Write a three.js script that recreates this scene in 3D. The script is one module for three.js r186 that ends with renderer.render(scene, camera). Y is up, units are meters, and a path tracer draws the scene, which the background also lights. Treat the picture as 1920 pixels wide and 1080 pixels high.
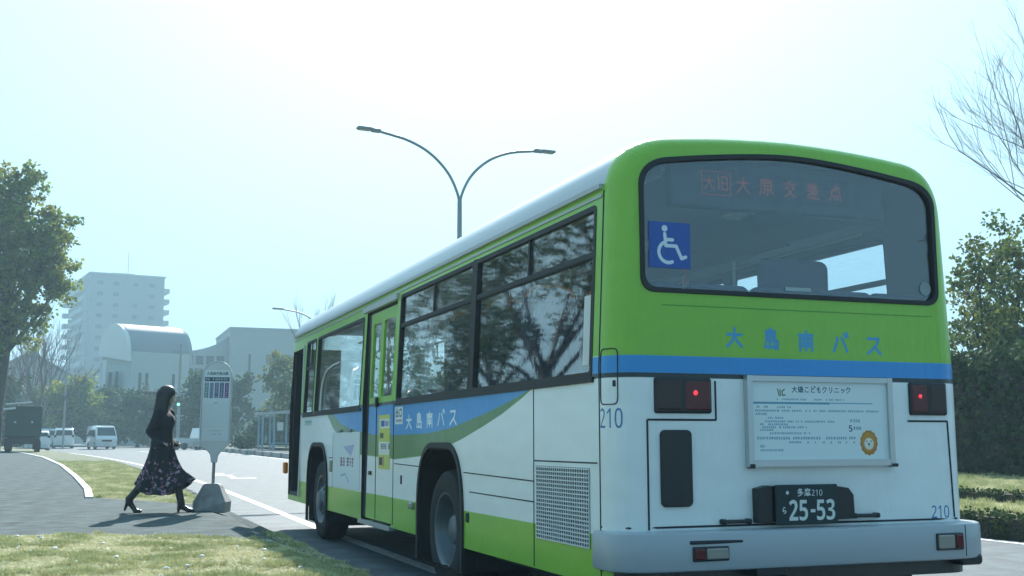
import * as THREE from 'three';
import { mergeGeometries, mergeVertices, toCreasedNormals } from 'three/addons/utils/BufferGeometryUtils.js';
import { RoundedBoxGeometry } from 'three/addons/geometries/RoundedBoxGeometry.js';
import { MarchingCubes } from 'three/addons/objects/MarchingCubes.js';
import { Brush, Evaluator, SUBTRACTION } from 'three-bvh-csg';
import { createNoise2D } from 'simplex-noise';

// ---------------------------------------------------------------- camera, sky, sun, exposure
const scene = new THREE.Scene();
const D2R = Math.PI / 180;
const camera = new THREE.PerspectiveCamera(28.54, 16 / 9, 0.1, 3000);
camera.rotation.order = 'YXZ';
camera.position.set(-2.703, 1.181, 5.815);
camera.rotation.set(7.72 * D2R, -20.55 * D2R, -0.09 * D2R);

const SUN_AZ = 19.5 * D2R, SUN_EL = 33.5 * D2R;                     // azimuth to the right of the bus's heading (-z)
const sunDir = new THREE.Vector3(Math.sin(SUN_AZ) * Math.cos(SUN_EL), Math.sin(SUN_EL), -Math.cos(SUN_AZ) * Math.cos(SUN_EL));
{
  const W = 1024, H = 512, d = new Float32Array(W * H * 4);
  const hor = [0.075, 0.165, 0.225], zen = [0.015, 0.095, 0.185];
  for (let r = 0; r < H; r++) {
    const up = ((r + 0.5) / H - 0.5) * Math.PI, y = Math.sin(up), c = Math.cos(up), t = Math.pow(Math.max(0, y), 0.5);
    for (let q = 0; q < W; q++) {
      const a = ((q + 0.5) / W - 0.5) * 2 * Math.PI, cs = Math.min(1, Math.cos(a) * c * sunDir.x + y * sunDir.y + Math.sin(a) * c * sunDir.z);
      const g = Math.acos(Math.max(-1, cs)) / D2R, glow = 0.53 * Math.exp(-g / 42) + 0.5 * Math.exp(-g / 10);
      for (let k = 0; k < 3; k++) d[(r * W + q) * 4 + k] = hor[k] + (zen[k] - hor[k]) * t + glow * [0.78, 1, 1.05][k];
      d[(r * W + q) * 4 + 3] = 1;
    }
  }
  const sky = new THREE.DataTexture(d, W, H, THREE.RGBAFormat, THREE.FloatType);
  sky.mapping = THREE.EquirectangularReflectionMapping; sky.magFilter = THREE.LinearFilter; sky.needsUpdate = true;
  scene.background = sky; scene.environment = sky;
}
const sun = new THREE.DirectionalLight(new THREE.Color().setRGB(1, 0.98, 0.93), 3.7);
sun.name = 'sun'; sun.position.copy(sunDir).multiplyScalar(150); sun.target.position.set(0, 0, 0);
sun.castShadow = true; sun.shadow.mapSize.set(4096, 4096);
Object.assign(sun.shadow.camera, { left: -80, right: 80, top: 80, bottom: -80, near: 1, far: 400 });
scene.add(sun, sun.target);
const EXPOSURE = 3;
scene.fog = new THREE.FogExp2(new THREE.Color().setRGB(0.6, 0.88, 1), 0.0017);

// ---------------------------------------------------------------- helpers
let seed = 7;
const rnd = () => { seed = (seed + 0x6d2b79f5) | 0; let t = Math.imul(seed ^ (seed >>> 15), 1 | seed); t = (t + Math.imul(t ^ (t >>> 7), 61 | t)) ^ t; return ((t ^ (t >>> 14)) >>> 0) / 4294967296; };
const rr = (a, b) => a + (b - a) * rnd();
const noise = createNoise2D(rnd);
const fbm = (x, y, o = 4) => { let s = 0, a = 0.5; for (let i = 0; i < o; i++) { s += a * noise(x, y); x *= 2.03; y *= 2.03; a *= 0.5; } return s; };
const lerp = THREE.MathUtils.lerp, clamp = THREE.MathUtils.clamp;
const lin = (r, g, b) => new THREE.Color().setRGB(r, g, b);
const used = new Map();
const numbered = (n) => { const k = used.get(n) ?? 0; used.set(n, k + 1); return k ? n + '_' + String(k).padStart(3, '0') : n; };
function tag(o, label, category, group) { o.userData.label = label; o.userData.category = category; if (group) o.userData.group = group; return o; }
function thing(name, label, category, [x, y, z] = [0, 0, 0], turn = 0, group) {
  const o = new THREE.Group(); o.name = numbered(name); scene.add(o); o.position.set(x, y, z); o.rotation.y = turn;
  return tag(o, label, category, group);
}
function strip(g) {
  g = g.index ? g.toNonIndexed() : g;
  for (const k of Object.keys(g.attributes)) if (!['position', 'normal', 'uv'].includes(k)) g.deleteAttribute(k);
  if (!g.attributes.uv) g.setAttribute('uv', new THREE.BufferAttribute(new Float32Array(g.attributes.position.count * 2), 2));
  g.clearGroups();
  return g;
}
const merge = (list) => (Array.isArray(list) ? (list.length > 1 ? mergeGeometries(list.map(strip)) : list[0]) : list);
function mesh(name, geo, mat, parent) { const m = new THREE.Mesh(merge(geo), mat); m.name = name; parent.add(m); return m; }
function struct(name, geo, mat) { const m = mesh(numbered(name), geo, mat, scene); m.userData.kind = 'structure'; return m; }
const box = (w, h, d, x = 0, y = 0, z = 0) => new THREE.BoxGeometry(w, h, d).translate(x, y, z);
const boxy = (x0, x1, y0, y1, z0, z1) => box(x1 - x0, y1 - y0, z1 - z0, (x0 + x1) / 2, (y0 + y1) / 2, (z0 + z1) / 2);
const rbox = (w, h, d, x, y, z, r = 0.02, s = 2) => new RoundedBoxGeometry(w, h, d, s, Math.min(r, w / 2.01, h / 2.01, d / 2.01)).translate(x, y, z);
const cyl = (r0, r1, h, x = 0, y = 0, z = 0, n = 12) => new THREE.CylinderGeometry(r1, r0, h, n).translate(x, y + h / 2, z);
const V = (x, y, z) => new THREE.Vector3(x, y, z);
function rod(a, b, r0, r1 = r0, n = 6) {
  const d = V().subVectors(b, a), L = d.length();
  const g = new THREE.CylinderGeometry(r1, r0, L, n, 1, true).translate(0, L / 2, 0);
  return g.applyQuaternion(new THREE.Quaternion().setFromUnitVectors(V(0, 1, 0), d.normalize())).translate(a.x, a.y, a.z);
}
const tube = (pts, r, n = 5, seg) => new THREE.TubeGeometry(new THREE.CatmullRomCurve3(pts.map((p) => (p.isVector3 ? p : V(...p))), false, 'centripetal'), seg ?? pts.length * 3, r, n);
const poly = (pts, r) => { const out = []; for (let i = 0; i + 1 < pts.length; i++) out.push(rod(V(...pts[i]), V(...pts[i + 1]), r, r, 5)); return merge(out); };
function rshape(x0, x1, y0, y1, r, S = THREE.Shape) {
  const s = new S(); r = Math.min(r, (x1 - x0) / 2.01, (y1 - y0) / 2.01);
  s.moveTo(x0 + r, y0); s.lineTo(x1 - r, y0); s.absarc(x1 - r, y0 + r, r, -Math.PI / 2, 0, false);
  s.lineTo(x1, y1 - r); s.absarc(x1 - r, y1 - r, r, 0, Math.PI / 2, false);
  s.lineTo(x0 + r, y1); s.absarc(x0 + r, y1 - r, r, Math.PI / 2, Math.PI, false);
  s.lineTo(x0, y0 + r); s.absarc(x0 + r, y0 + r, r, Math.PI, Math.PI * 1.5, false);
  return s;
}
const polyShape = (pts, S = THREE.Shape) => { const s = new S(); pts.forEach(([x, y], i) => (i ? s.lineTo(x, y) : s.moveTo(x, y))); s.closePath(); return s; };
const extr = (shape, depth, bevel = 0, seg = 6) => new THREE.ExtrudeGeometry(shape, { depth, bevelEnabled: bevel > 0, bevelSize: bevel, bevelThickness: bevel, bevelSegments: 2, curveSegments: seg });
function frameGeo(x0, x1, y0, y1, w, depth, r = 0.03) { const s = rshape(x0, x1, y0, y1, r); s.holes.push(rshape(x0 + w, x1 - w, y0 + w, y1 - w, Math.max(0.005, r - w * 0.5), THREE.Path)); return extr(s, depth); }

// textures
function canvas(w, h, draw, o = {}) {
  const c = document.createElement('canvas'); c.width = w; c.height = h;
  const g = c.getContext('2d'); draw(g, w, h);
  const t = new THREE.CanvasTexture(c); if (o.srgb !== false) t.colorSpace = THREE.SRGBColorSpace;
  t.wrapS = t.wrapT = o.wrap ?? THREE.ClampToEdgeWrapping; t.anisotropy = 8; return t;
}
function dataTex(n, f, srgb, rep = 1) {
  const d = new Uint8Array(n * n * 4);
  for (let y = 0; y < n; y++) for (let x = 0; x < n; x++) { const v = f(x / n, y / n, x, y); for (let k = 0; k < 3; k++) d[(y * n + x) * 4 + k] = clamp(v[k] * 255, 0, 255); d[(y * n + x) * 4 + 3] = 255; }
  const t = new THREE.DataTexture(d, n, n); t.wrapS = t.wrapT = THREE.RepeatWrapping; t.magFilter = THREE.LinearFilter; t.minFilter = THREE.LinearMipmapLinearFilter; t.generateMipmaps = true;
  if (srgb) t.colorSpace = THREE.SRGBColorSpace; t.repeat.set(rep, rep); t.needsUpdate = true; return t;
}
const toS = (v) => (v <= 0.0031308 ? v * 12.92 : 1.055 * Math.pow(v, 1 / 2.4) - 0.055);
// tileable noise: blends four shifted copies
const tile = (x, y, s, o = 4) => { const f = (a, b) => fbm(a * s, b * s, o), u = x, v = y; return f(x, y) * (1 - u) * (1 - v) + f(x - 1, y) * u * (1 - v) + f(x, y - 1) * (1 - u) * v + f(x - 1, y - 1) * u * v; };
const speckled = (n, base, amp, grain, scale, rep) => dataTex(n, (u, v) => { const k = 1 + amp * 1.6 * tile(u, v, scale) + grain * (rnd() - 0.5); return base.map((b) => toS(b * k)); }, true, rep);
const bumpTex = (n, scale, grain, rep) => dataTex(n, (u, v) => { const k = 0.5 + 0.5 * tile(u, v, scale) + grain * (rnd() - 0.5); return [k, k, k]; }, false, rep);

const std = (color, roughness = 0.7, o = {}) => new THREE.MeshStandardMaterial({ color, roughness, ...o });
const phys = (color, roughness, o = {}) => new THREE.MeshPhysicalMaterial({ color, roughness, ...o });
const M = {
  asphalt: phys(lin(1, 1, 1), 0.8, { specularIntensity: 0.5, map: speckled(512, [0.105, 0.128, 0.138], 0.3, 0.5, 6, 0.31), bumpMap: bumpTex(256, 20, 0.9, 1.7), bumpScale: 0.004 }),
  path: phys(lin(1, 1, 1), 0.95, { specularIntensity: 0.25, map: speckled(512, [0.076, 0.1, 0.102], 0.55, 0.6, 9, 0.23), bumpMap: bumpTex(256, 24, 0.9, 1.5), bumpScale: 0.004 }),
  soil: std(lin(1, 1, 1), 0.95, { map: dataTex(512, (u, v) => { const k = 0.5 + 0.9 * tile(u, v, 6), g = rnd() * 0.5 + 0.75, a = clamp(k, 0, 1); return [toS(lerp(0.17, 0.26, a) * g), toS(lerp(0.19, 0.27, a) * g), toS(lerp(0.1, 0.19, a) * g)]; }, true, 0.3), bumpMap: bumpTex(256, 30, 1, 1.3), bumpScale: 0.02 }),
  field: std(lin(1, 1, 1), 0.95, { map: speckled(256, [0.1, 0.12, 0.06], 0.3, 0.3, 5, 0.05) }),
  concrete: std(lin(1, 1, 1), 0.85, { map: speckled(256, [0.3, 0.3, 0.29], 0.2, 0.18, 6, 0.8) }),
  line: std(lin(1, 1, 1), 0.7, { map: dataTex(256, (u, v) => { const k = tile(u, v, 9) + 0.25 * rnd(); const w = k > 0.33 ? 0.22 : 0.62; return [toS(w), toS(w), toS(w * 0.98)]; }, true, 1.1) }),
  rubber: std(lin(0.016, 0.017, 0.019), 0.6),
  seam: std(lin(0.02, 0.024, 0.03), 0.7),
  black: phys(lin(0.014, 0.015, 0.018), 0.38),
  tyre: std(lin(0.02, 0.021, 0.023), 0.85),
  steel: std(lin(0.15, 0.17, 0.185), 0.42, { metalness: 0.4 }),
  alu: std(lin(0.55, 0.57, 0.58), 0.35, { metalness: 0.7 }),
  galv: std(lin(0.3, 0.32, 0.33), 0.55, { metalness: 0.3 }),
  white: phys(lin(0.72, 0.73, 0.72), 0.3, { clearcoat: 0.6, clearcoatRoughness: 0.1 }),
  whiteMatt: std(lin(0.66, 0.67, 0.66), 0.6),
  silver: phys(lin(0.4, 0.43, 0.45), 0.4, { clearcoat: 0.3, clearcoatRoughness: 0.2 }),
  green: phys(lin(0.13, 0.37, 0.035), 0.28, { clearcoat: 0.7, clearcoatRoughness: 0.08 }),
  glass: phys(lin(0.93, 0.97, 0.97), 0.02, { bumpMap: bumpTex(256, 3, 0, 0.9), bumpScale: 0.0005, transmission: 1, thickness: 0, ior: 1.85 }),
  glassDark: phys(lin(0.9, 0.95, 0.98), 0.02, { transmission: 1, thickness: 0, ior: 1.8 }),
  carGlass: phys(lin(0.03, 0.045, 0.055), 0.05),
  amber: phys(lin(0.7, 0.2, 0.02), 0.2), redLens: phys(lin(0.1, 0.008, 0.009), 0.15), darkLens: phys(lin(0.035, 0.012, 0.01), 0.15), clearLens: phys(lin(0.3, 0.28, 0.24), 0.15),
  bulb: std(lin(0.6, 0.02, 0.03), 0.3, { emissive: lin(1, 0.06, 0.09), emissiveIntensity: 0.33 }),
  signalGreen: std(lin(0.1, 0.5, 0.35), 0.3, { emissive: lin(0.35, 1, 0.75), emissiveIntensity: 0.5 }),
  bark: std(lin(1, 1, 1), 0.95, { map: speckled(256, [0.06, 0.05, 0.042], 0.5, 0.5, 10, 2) }),
  barkPale: std(lin(0.14, 0.12, 0.11), 0.95),
};

// ---------------------------------------------------------------- stroke lettering (characters drawn stroke by stroke on a 10 x 10 cell)
const DK = [[[7.6, 0.4], [8.3, 1.9]], [[9, 0], [9.7, 1.5]]];
const GL = {
  dai: [[[1, 3.8], [9, 3.8]], [[5, 0.8], [5, 3.8], [3.6, 7], [0.8, 9.5]], [[5, 4], [6.4, 7], [9.2, 9.5]]],
  shima: [[[5, 0], [4.4, 1.1]], [[2.5, 1.2], [2.5, 5.8]], [[2.5, 1.2], [7.5, 1.2], [7.5, 4.2]], [[2.5, 2.7], [7.5, 2.7]], [[2.5, 4.2], [7.5, 4.2]], [[2.5, 5.8], [9, 5.8], [9, 9.3], [8, 9.6]], [[4.5, 6.7], [4.5, 9]], [[1.8, 7.3], [1.8, 9], [7.2, 9], [7.2, 7.3]]],
  minami: [[[1, 2], [9, 2]], [[5, 0.4], [5, 3.6]], [[1.4, 9.6], [1.4, 3.6], [8.6, 3.6], [8.6, 9.6]], [[3.8, 4.4], [4.3, 5.4]], [[6.2, 4.4], [5.7, 5.4]], [[3, 5.8], [7, 5.8]], [[2.8, 7.4], [7.2, 7.4]], [[5, 5.8], [5, 9.4]]],
  ba: [[[3, 2.4], [2.6, 5], [0.8, 9]], [[5.8, 2.4], [7.6, 5.5], [9, 9]], ...DK],
  su: [[[1.5, 1.8], [8, 1.8], [6.4, 5.2], [1, 9.3]], [[5.4, 6], [9, 9.3]]],
  hara: [[[1.5, 1.2], [9.3, 1.2]], [[1.9, 1.2], [1.7, 5], [0.6, 9.4]], [[5.6, 1.4], [5, 2.6]], [[3.4, 2.6], [3.4, 6.2], [8, 6.2], [8, 2.6], [3.4, 2.6]], [[3.4, 4.4], [8, 4.4]], [[5.7, 6.2], [5.7, 9.5], [4.9, 9.2]], [[4, 7], [2.8, 8.8]], [[7.4, 7], [8.8, 8.8]]],
  ko: [[[5, 0.4], [5, 2]], [[1, 2.2], [9, 2.2]], [[3.6, 3.2], [1.8, 5]], [[6.4, 3.2], [8.4, 5]], [[7, 4.6], [5, 7.4], [1.2, 9.6]], [[3.2, 4.8], [5.4, 7.6], [9, 9.6]]],
  sa: [[[3.2, 0.4], [3.8, 1.6]], [[6.8, 0.4], [6.2, 1.6]], [[1.5, 2], [8.5, 2]], [[2, 3.4], [8, 3.4]], [[1, 4.8], [9, 4.8]], [[5, 2], [5, 4.8]], [[4.2, 4.8], [1.2, 9.4]], [[4, 6.4], [8.4, 6.4]], [[6.2, 6.4], [6.2, 9]], [[3.2, 9.1], [9.2, 9.1]]],
  ten: [[[5, 0.4], [5, 3.6]], [[5, 2], [8.4, 2]], [[2.5, 3.6], [2.5, 6.6], [7.8, 6.6], [7.8, 3.6], [2.5, 3.6]], [[1.8, 7.6], [1, 9.4]], [[4, 7.8], [4.3, 9.2]], [[6.2, 7.8], [6.6, 9.2]], [[8.3, 7.6], [9.3, 9.4]]],
  kyu: [[[2, 1], [2, 9]], [[4.4, 1.2], [4.4, 9], [8.8, 9], [8.8, 1.2], [4.4, 1.2]], [[4.4, 5], [8.8, 5]]],
  de: [[[5, 0.5], [5, 9]], [[2, 2], [2, 4.8], [8, 4.8], [8, 2]], [[1, 5.8], [1, 9], [9, 9], [9, 5.8]]],
  kuchi: [[[1.8, 2], [1.8, 9], [8.2, 9], [8.2, 2], [1.8, 2]]],
  ta: [[[4.6, 0.2], [1.4, 3]], [[3.8, 1.2], [7.8, 1.2], [5, 4], [1, 5.2]], [[3.4, 2.4], [5, 3.4]], [[6.6, 4], [2.4, 7]], [[5.4, 5.2], [9.4, 5.2], [6, 8.6], [1.4, 9.8]], [[4.6, 6.4], [6.4, 7.6]]],
  ma: [[[5, 0], [5, 1]], [[1.5, 1.2], [9.4, 1.2]], [[1.9, 1.2], [1.6, 6], [0.6, 9.6]], [[2.6, 3], [5.6, 3]], [[4.1, 2], [4.1, 5.4]], [[6, 3], [9.2, 3]], [[7.6, 2], [7.6, 5.4]], [[3.2, 6.2], [8.8, 6]], [[3, 7.4], [9, 7.4]], [[2.4, 8.6], [9.6, 8.6]], [[6, 6], [6, 9.6], [5.2, 9.6]]],
  iso: [[[0.6, 1.4], [3.8, 1.4]], [[2.2, 1.4], [0.6, 5.6]], [[1.4, 4.6], [1.4, 8.6], [3.4, 8.6], [3.4, 4.6], [1.4, 4.6]], [[5.4, 0.6], [4.6, 2.4], [5.6, 4]], [[8.4, 0.6], [7.6, 2.4], [8.6, 4]], [[4.2, 4.6], [9.6, 4.6]], [[5.4, 5], [4.2, 9.4]], [[6.6, 1], [7.4, 6.6], [9.6, 9.6]], [[5, 7], [6.4, 8]], [[8.8, 6], [6.2, 9.4]]],
  hko: [[[2.5, 2.2], [7.5, 2.2]], [[2.4, 6], [2.2, 7.8], [4, 8.8], [8.2, 8.4]]],
  hdo: [[[3, 1], [3.6, 4.4]], [[7, 3.2], [3, 5.4], [2.4, 7.6], [4, 9], [7.8, 8.8]], ...DK],
  hmo: [[[4.5, 0.8], [4, 7.5], [5, 9.2], [7.2, 9], [8, 7]], [[2, 3], [6.8, 3]], [[1.8, 5.4], [6.6, 5.4]]],
  kku: [[[4, 0.8], [2.8, 3.4], [1.2, 5.2]], [[3.6, 2.2], [8.2, 2.2], [6.6, 6], [2.6, 9.4]]],
  kri: [[[2.8, 1.2], [2.8, 6]], [[7.2, 1], [7.2, 5.8], [6, 8], [3.8, 9.5]]],
  kni: [[[2.5, 2.8], [7.5, 2.8]], [[1.2, 8], [8.8, 8]]],
  ktu: [[[2.8, 4], [3.4, 5.6]], [[5, 3.6], [5.5, 5.2]], [[8, 3.8], [7, 7], [4, 9.2]]],
  hra: [[[4, 0.8], [6, 1.8]], [[3, 2.8], [2.6, 6.6], [5, 5.4], [7.4, 6.2], [7, 8.4], [4, 9.4]]],
};
function glyph(g, id, x, y, s, w, sx = 1) {
  g.lineWidth = w; g.lineCap = 'round'; g.lineJoin = 'round';
  for (const st of GL[id]) { g.beginPath(); st.forEach(([a, b], i) => g[i ? 'lineTo' : 'moveTo'](x + a * s * sx / 10, y + b * s / 10)); g.stroke(); }
}
const glyphs = (g, ids, x, y, s, w, pitch, dy = 0, sx = 1) => ids.forEach((id, i) => glyph(g, id, x + i * pitch, y + i * dy, s, w, sx));
function scribble(g, x0, x1, y, h, col, gap = 0.15) {            // a row of print too small to read in the photograph
  g.fillStyle = col;
  for (let x = x0; x < x1;) { const w = h * rr(0.5, 0.95); if (rnd() > gap) for (let i = 0; i < 3; i++) { g.fillRect(x, y + h * (0.1 + 0.32 * i) * rr(0.9, 1.05), w * rr(0.5, 1), h * 0.14); g.fillRect(x + w * rr(0.1, 0.8), y + h * 0.1, h * 0.13, h * rr(0.5, 0.85)); } x += w + h * 0.18; }
}

// ---------------------------------------------------------------- the lie of the land
const gh = (z) => Math.min(0.8, 0.0065 * Math.max(0, -z - 10));
const bend = (z, k) => -k * Math.max(0, -z - 18) ** 2;
const edgeL = (z) => -0.62 + Math.max(bend(z, 0.0012), -40), edgeR = (z) => 7.75 + Math.max(bend(z, 0.00025), -12);
const vy = (x, z) => { const d = edgeL(z) - x; return gh(z) + (d < 0.15 ? 0.15 : lerp(0.15, 0.25, clamp((d - 0.15) / 0.3, 0, 1))); };
function sheet(zs, cols, y) {                                       // cols(z) -> x positions; y(x, z); uv in metres
  const P = [], U = [], I = []; let n = 0;
  zs.forEach((z, i) => { const xs = cols(z); n = xs.length; for (const x of xs) { P.push(x, y(x, z), z); U.push(x, -z); } if (i) for (let k = 0; k + 1 < n; k++) { const a = (i - 1) * n + k, b = a + n; I.push(a, a + 1, b, a + 1, b + 1, b); } });
  const g = new THREE.BufferGeometry(); g.setAttribute('position', new THREE.Float32BufferAttribute(P, 3)); g.setAttribute('uv', new THREE.Float32BufferAttribute(U, 2)); g.setIndex(I); g.computeVertexNormals(); return g;
}
const range = (a, b, n) => Array.from({ length: n + 1 }, (_, i) => a + (b - a) * i / n);
const ZS = [60, 30, ...range(20, -30, 25), ...range(-33, -140, 30), -160, -200, -260, -340, -500];
struct('ground', sheet([120, 60, 0, ...range(-10, -140, 20), -300, -520], () => [-350, -200, -60, -20, 0, 20, 60, 200, 350], (x, z) => gh(z) - 0.07), M.field);
struct('road', sheet(ZS, (z) => range(edgeL(z), edgeR(z), 6), (x, z) => gh(z)), M.asphalt);
// left verge, driveway, footpath
const verge = struct('verge', sheet([30, ...range(20, -60, 60), -70, -90, -120, -160], (z) => { const e = edgeL(z) - 0.15; return [e - 60, e - 20, e - 8, e - 4, e - 2, e - 1, e - 0.3, e - 0.15, e]; }, (x, z) => vy(x, z)), M.soil);
const dNear = (x) => (x < -2.44 ? -6.6 - 0.12 * (-2.44 - x) : x < -1.4 ? lerp(-6.6, -5.7, (x + 2.44) / 1.04) : lerp(-5.7, -5.3, (x + 1.4) / 0.63));
const dFar = (x) => (x < -2.5 ? -14.15 : lerp(-14.15, -11.1, (x + 2.5) / 1.73));
{
  const xs = [-40, -20, -10, -8, -6, -4, -3, -2.5, -2.44, -2.2, -1.9, -1.6, -1.4, -1.2, -1.07, -0.92, -0.77], P = [], U = [], I = [], n = 9;
  xs.forEach((x, i) => { for (let k = 0; k < n; k++) { const w = 0.05 * noise(x * 3, k * 9 + 3); const z = lerp(dNear(x), dFar(x), k / (n - 1)) + (k === 0 || k === n - 1 ? w : 0); P.push(x, vy(x, z) + 0.006, z); U.push(x, -z); if (i && k) { const a = (i - 1) * n + k - 1; I.push(a, a + n, a + 1, a + 1, a + n, a + n + 1); } } });
  const g = new THREE.BufferGeometry(); g.setAttribute('position', new THREE.Float32BufferAttribute(P, 3)); g.setAttribute('uv', new THREE.Float32BufferAttribute(U, 2)); g.setIndex(I); g.computeVertexNormals();
  struct('driveway', g, M.path);
}
struct('drain_strip', [boxy(-9, -3.35, 0.2, 0.268, -14.28, -14.16), boxy(-3.3, -2.7, 0.2, 0.262, -14.25, -14.19)], M.concrete);
const kerbX = (z) => { const K = [[-13.9, -2.52], [-17, -2.54], [-23.6, -2.78], [-34.8, -3.3], [-49, -4.3], [-61.5, -5.7], [-80, -8.6], [-120, -20]]; for (let i = 0; i + 1 < K.length; i++) if (z >= K[i + 1][0]) { const t = clamp((z - K[i][0]) / (K[i + 1][0] - K[i][0]), 0, 1); return lerp(K[i][1], K[i + 1][1], t); } return -20; };
struct('footpath', sheet(range(-14.1, -110, 40), (z) => { const k = kerbX(z) - 0.115; return [k - 7, k - 3, k - 1, k]; }, (x, z) => vy(x, z) + 0.007), M.path);
{
  const kerb = new THREE.Group(); kerb.name = 'path_kerb'; kerb.userData.kind = 'structure'; scene.add(kerb);
  for (let z = -13.95; z > -80; z -= 1.2) {
    const z1 = Math.max(z - 1.19, -80), s = sheet(range(z, z1, 2), (q) => [kerbX(q) - 0.12, kerbX(q)], (x, q) => vy(x, q) + 0.035), b = sheet(range(z, z1, 2), (q) => [kerbX(q) - 0.001, kerbX(q)], (x, q) => vy(kerbX(q), q) + (x < kerbX(q) - 0.0005 ? 0.035 : -0.02)), e = sheet(range(z, z1, 2), (q) => [kerbX(q) - 0.121, kerbX(q) - 0.12], (x, q) => vy(x, q) + (x < kerbX(q) - 0.1205 ? -0.02 : 0.035));
    mesh('kerbstone', [s, b, e, boxy(kerbX(z) - 0.12, kerbX(z), vy(-3, z) - 0.02, vy(-3, z) + 0.034, z - 0.01, z)], M.line, kerb);
  }
  const rk = new THREE.Group(); rk.name = 'road_kerb'; rk.userData.kind = 'structure'; scene.add(rk);
  for (let z = 6; z > -70; z -= 1) {
    if (z < -5 && z > -11.5) continue;
    const zc = z - 0.5, e = edgeL(zc), g = rbox(0.15, 0.2, 0.985, e - 0.075, gh(zc) + 0.06 + rr(-0.004, 0.004), zc, 0.015, 1); mesh('kerbstone', g, M.path, rk);
  }
  struct('dropped_kerb', [boxy(-0.77, -0.62, -0.02, 0.158, -11.5, -5)], M.path);
}
// painted lines
const mark = (name, z0, z1, x, w, n = 12) => struct(name, sheet(range(z0, z1, n), (z) => [x(z) - w / 2, x(z) + w / 2], (q, z) => gh(z) + 0.004), M.line);
mark('edge_line', 12, -120, (z) => 0.38 + bend(z, 0.0011), 0.15, 60);
mark('far_edge_line', 30, -110, (z) => 7.5 + bend(z, 0.00025), 0.16, 40);
for (const z of [16, 6, -4, -70, -80]) mark('lane_dash', z, z - 5, (q) => 4.0 + bend(q, 0.0006), 0.14, 3);
for (const [z, w, l, x] of [[-28.4, 0.75, 0.35, 1.75], [-29.2, 0.16, 1.2, 1.55], [-31, 0.6, 0.4, 1.45], [-32.4, 0.3, 0.7, 1.5]]) mark('lane_marking', z, z - l, () => x, w, 2);
// right-hand bank in two steps
const rb = (z) => edgeR(z);
struct('right_verge', sheet([20, ...range(10, -60, 30), -90, -130], (z) => { const e = rb(z); return [e + 0.3, e + 1.2, e + 2.2]; }, (x, z) => gh(z) + 0.25 + 0.02 * noise(x, z)), M.soil);
struct('right_bank', sheet([20, ...range(10, -60, 30), -90, -130], (z) => { const e = rb(z); return [e + 2.5, e + 4, e + 8, e + 40]; }, (x, z) => gh(z) + 0.39 + 0.03 * noise(x, z)), M.soil);

// ---------------------------------------------------------------- foliage
function leafMat(r, g, b, tr = 0.35) { return phys(lin(r, g, b), 0.9, { transmission: tr, thickness: 0, vertexColors: true, side: THREE.DoubleSide, specularIntensity: 0.4 }); }
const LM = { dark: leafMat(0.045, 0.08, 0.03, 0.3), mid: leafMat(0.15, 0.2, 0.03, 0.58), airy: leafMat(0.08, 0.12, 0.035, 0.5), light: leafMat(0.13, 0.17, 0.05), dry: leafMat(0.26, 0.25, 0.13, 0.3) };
class Leaves {
  constructor() { this.P = []; this.C = []; }
  leaf(x, y, z, s, tone, warm = 0) {
    const a = rnd() * 6.283, e = Math.acos(rr(-1, 1)), u = V(Math.sin(e) * Math.cos(a), Math.cos(e), Math.sin(e) * Math.sin(a));
    const w = V(rr(-1, 1), rr(-1, 1), rr(-1, 1)).cross(u).normalize().multiplyScalar(s * 0.5); u.multiplyScalar(s);
    const p = [[x, y, z], [x + u.x * 0.5 + w.x, y + u.y * 0.5 + w.y, z + u.z * 0.5 + w.z], [x + u.x, y + u.y, z + u.z], [x + u.x * 0.5 - w.x, y + u.y * 0.5 - w.y, z + u.z * 0.5 - w.z]];
    for (const i of [0, 1, 2, 0, 2, 3]) { this.P.push(...p[i]); this.C.push(tone * (1 + warm), tone, tone * (1 - warm * 0.5)); }
  }
  clump(x, y, z, r, n, s, flat = 0.8) { const t0 = rr(0.75, 1.25), w0 = rr(-0.1, 0.3); for (let i = 0; i < n; i++) { const d = V(rr(-1, 1), rr(-1, 1), rr(-1, 1)); if (d.length() > 1) { i--; continue; } this.leaf(x + d.x * r, y + d.y * r * flat, z + d.z * r, s * rr(0.6, 1.3), t0 * rr(0.7, 1.3), w0); } }
  geo() { const g = new THREE.BufferGeometry(); g.setAttribute('position', new THREE.Float32BufferAttribute(this.P, 3)); g.setAttribute('color', new THREE.Float32BufferAttribute(this.C, 3)); g.computeVertexNormals(); return g; }
}
// limbs: recursive tapered rods
function limbs(out, tips, a, dir, len, r, depth, spread, up = 0.15, min = 0.012) {
  const b = a.clone().addScaledVector(dir, len * 0.5).add(V(rr(-1, 1), rr(-0.5, 1), rr(-1, 1)).multiplyScalar(len * 0.05)), d2 = dir.clone().add(V(rr(-1, 1), rr(-0.2, 0.8) * up * 2, rr(-1, 1)).multiplyScalar(0.14)).normalize(), c = b.clone().addScaledVector(d2, len * 0.5), n = r > 0.08 ? 7 : r > 0.03 ? 5 : 3;
  out.push(rod(a, b, r, r * 0.85, n), rod(b, c, r * 0.85, r * 0.7, n));
  if (depth <= 0 || r < min) { tips.push(c); return; }
  tips.push(c);
  const k = depth > 2 ? 3 : rnd() > 0.35 ? 3 : 2;
  for (let i = 0; i < k; i++) {
    const nd = d2.clone().add(V(rr(-1, 1), rr(-0.35, 0.5) + up, rr(-1, 1)).multiplyScalar(spread)).normalize();
    limbs(out, tips, i === 0 ? c : b.clone().lerp(c, rr(0.2, 0.95)), nd, len * rr(0.62, 0.85), r * (i === 0 ? 0.7 : 0.5), depth - 1, spread, up, min);
  }
}
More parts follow.
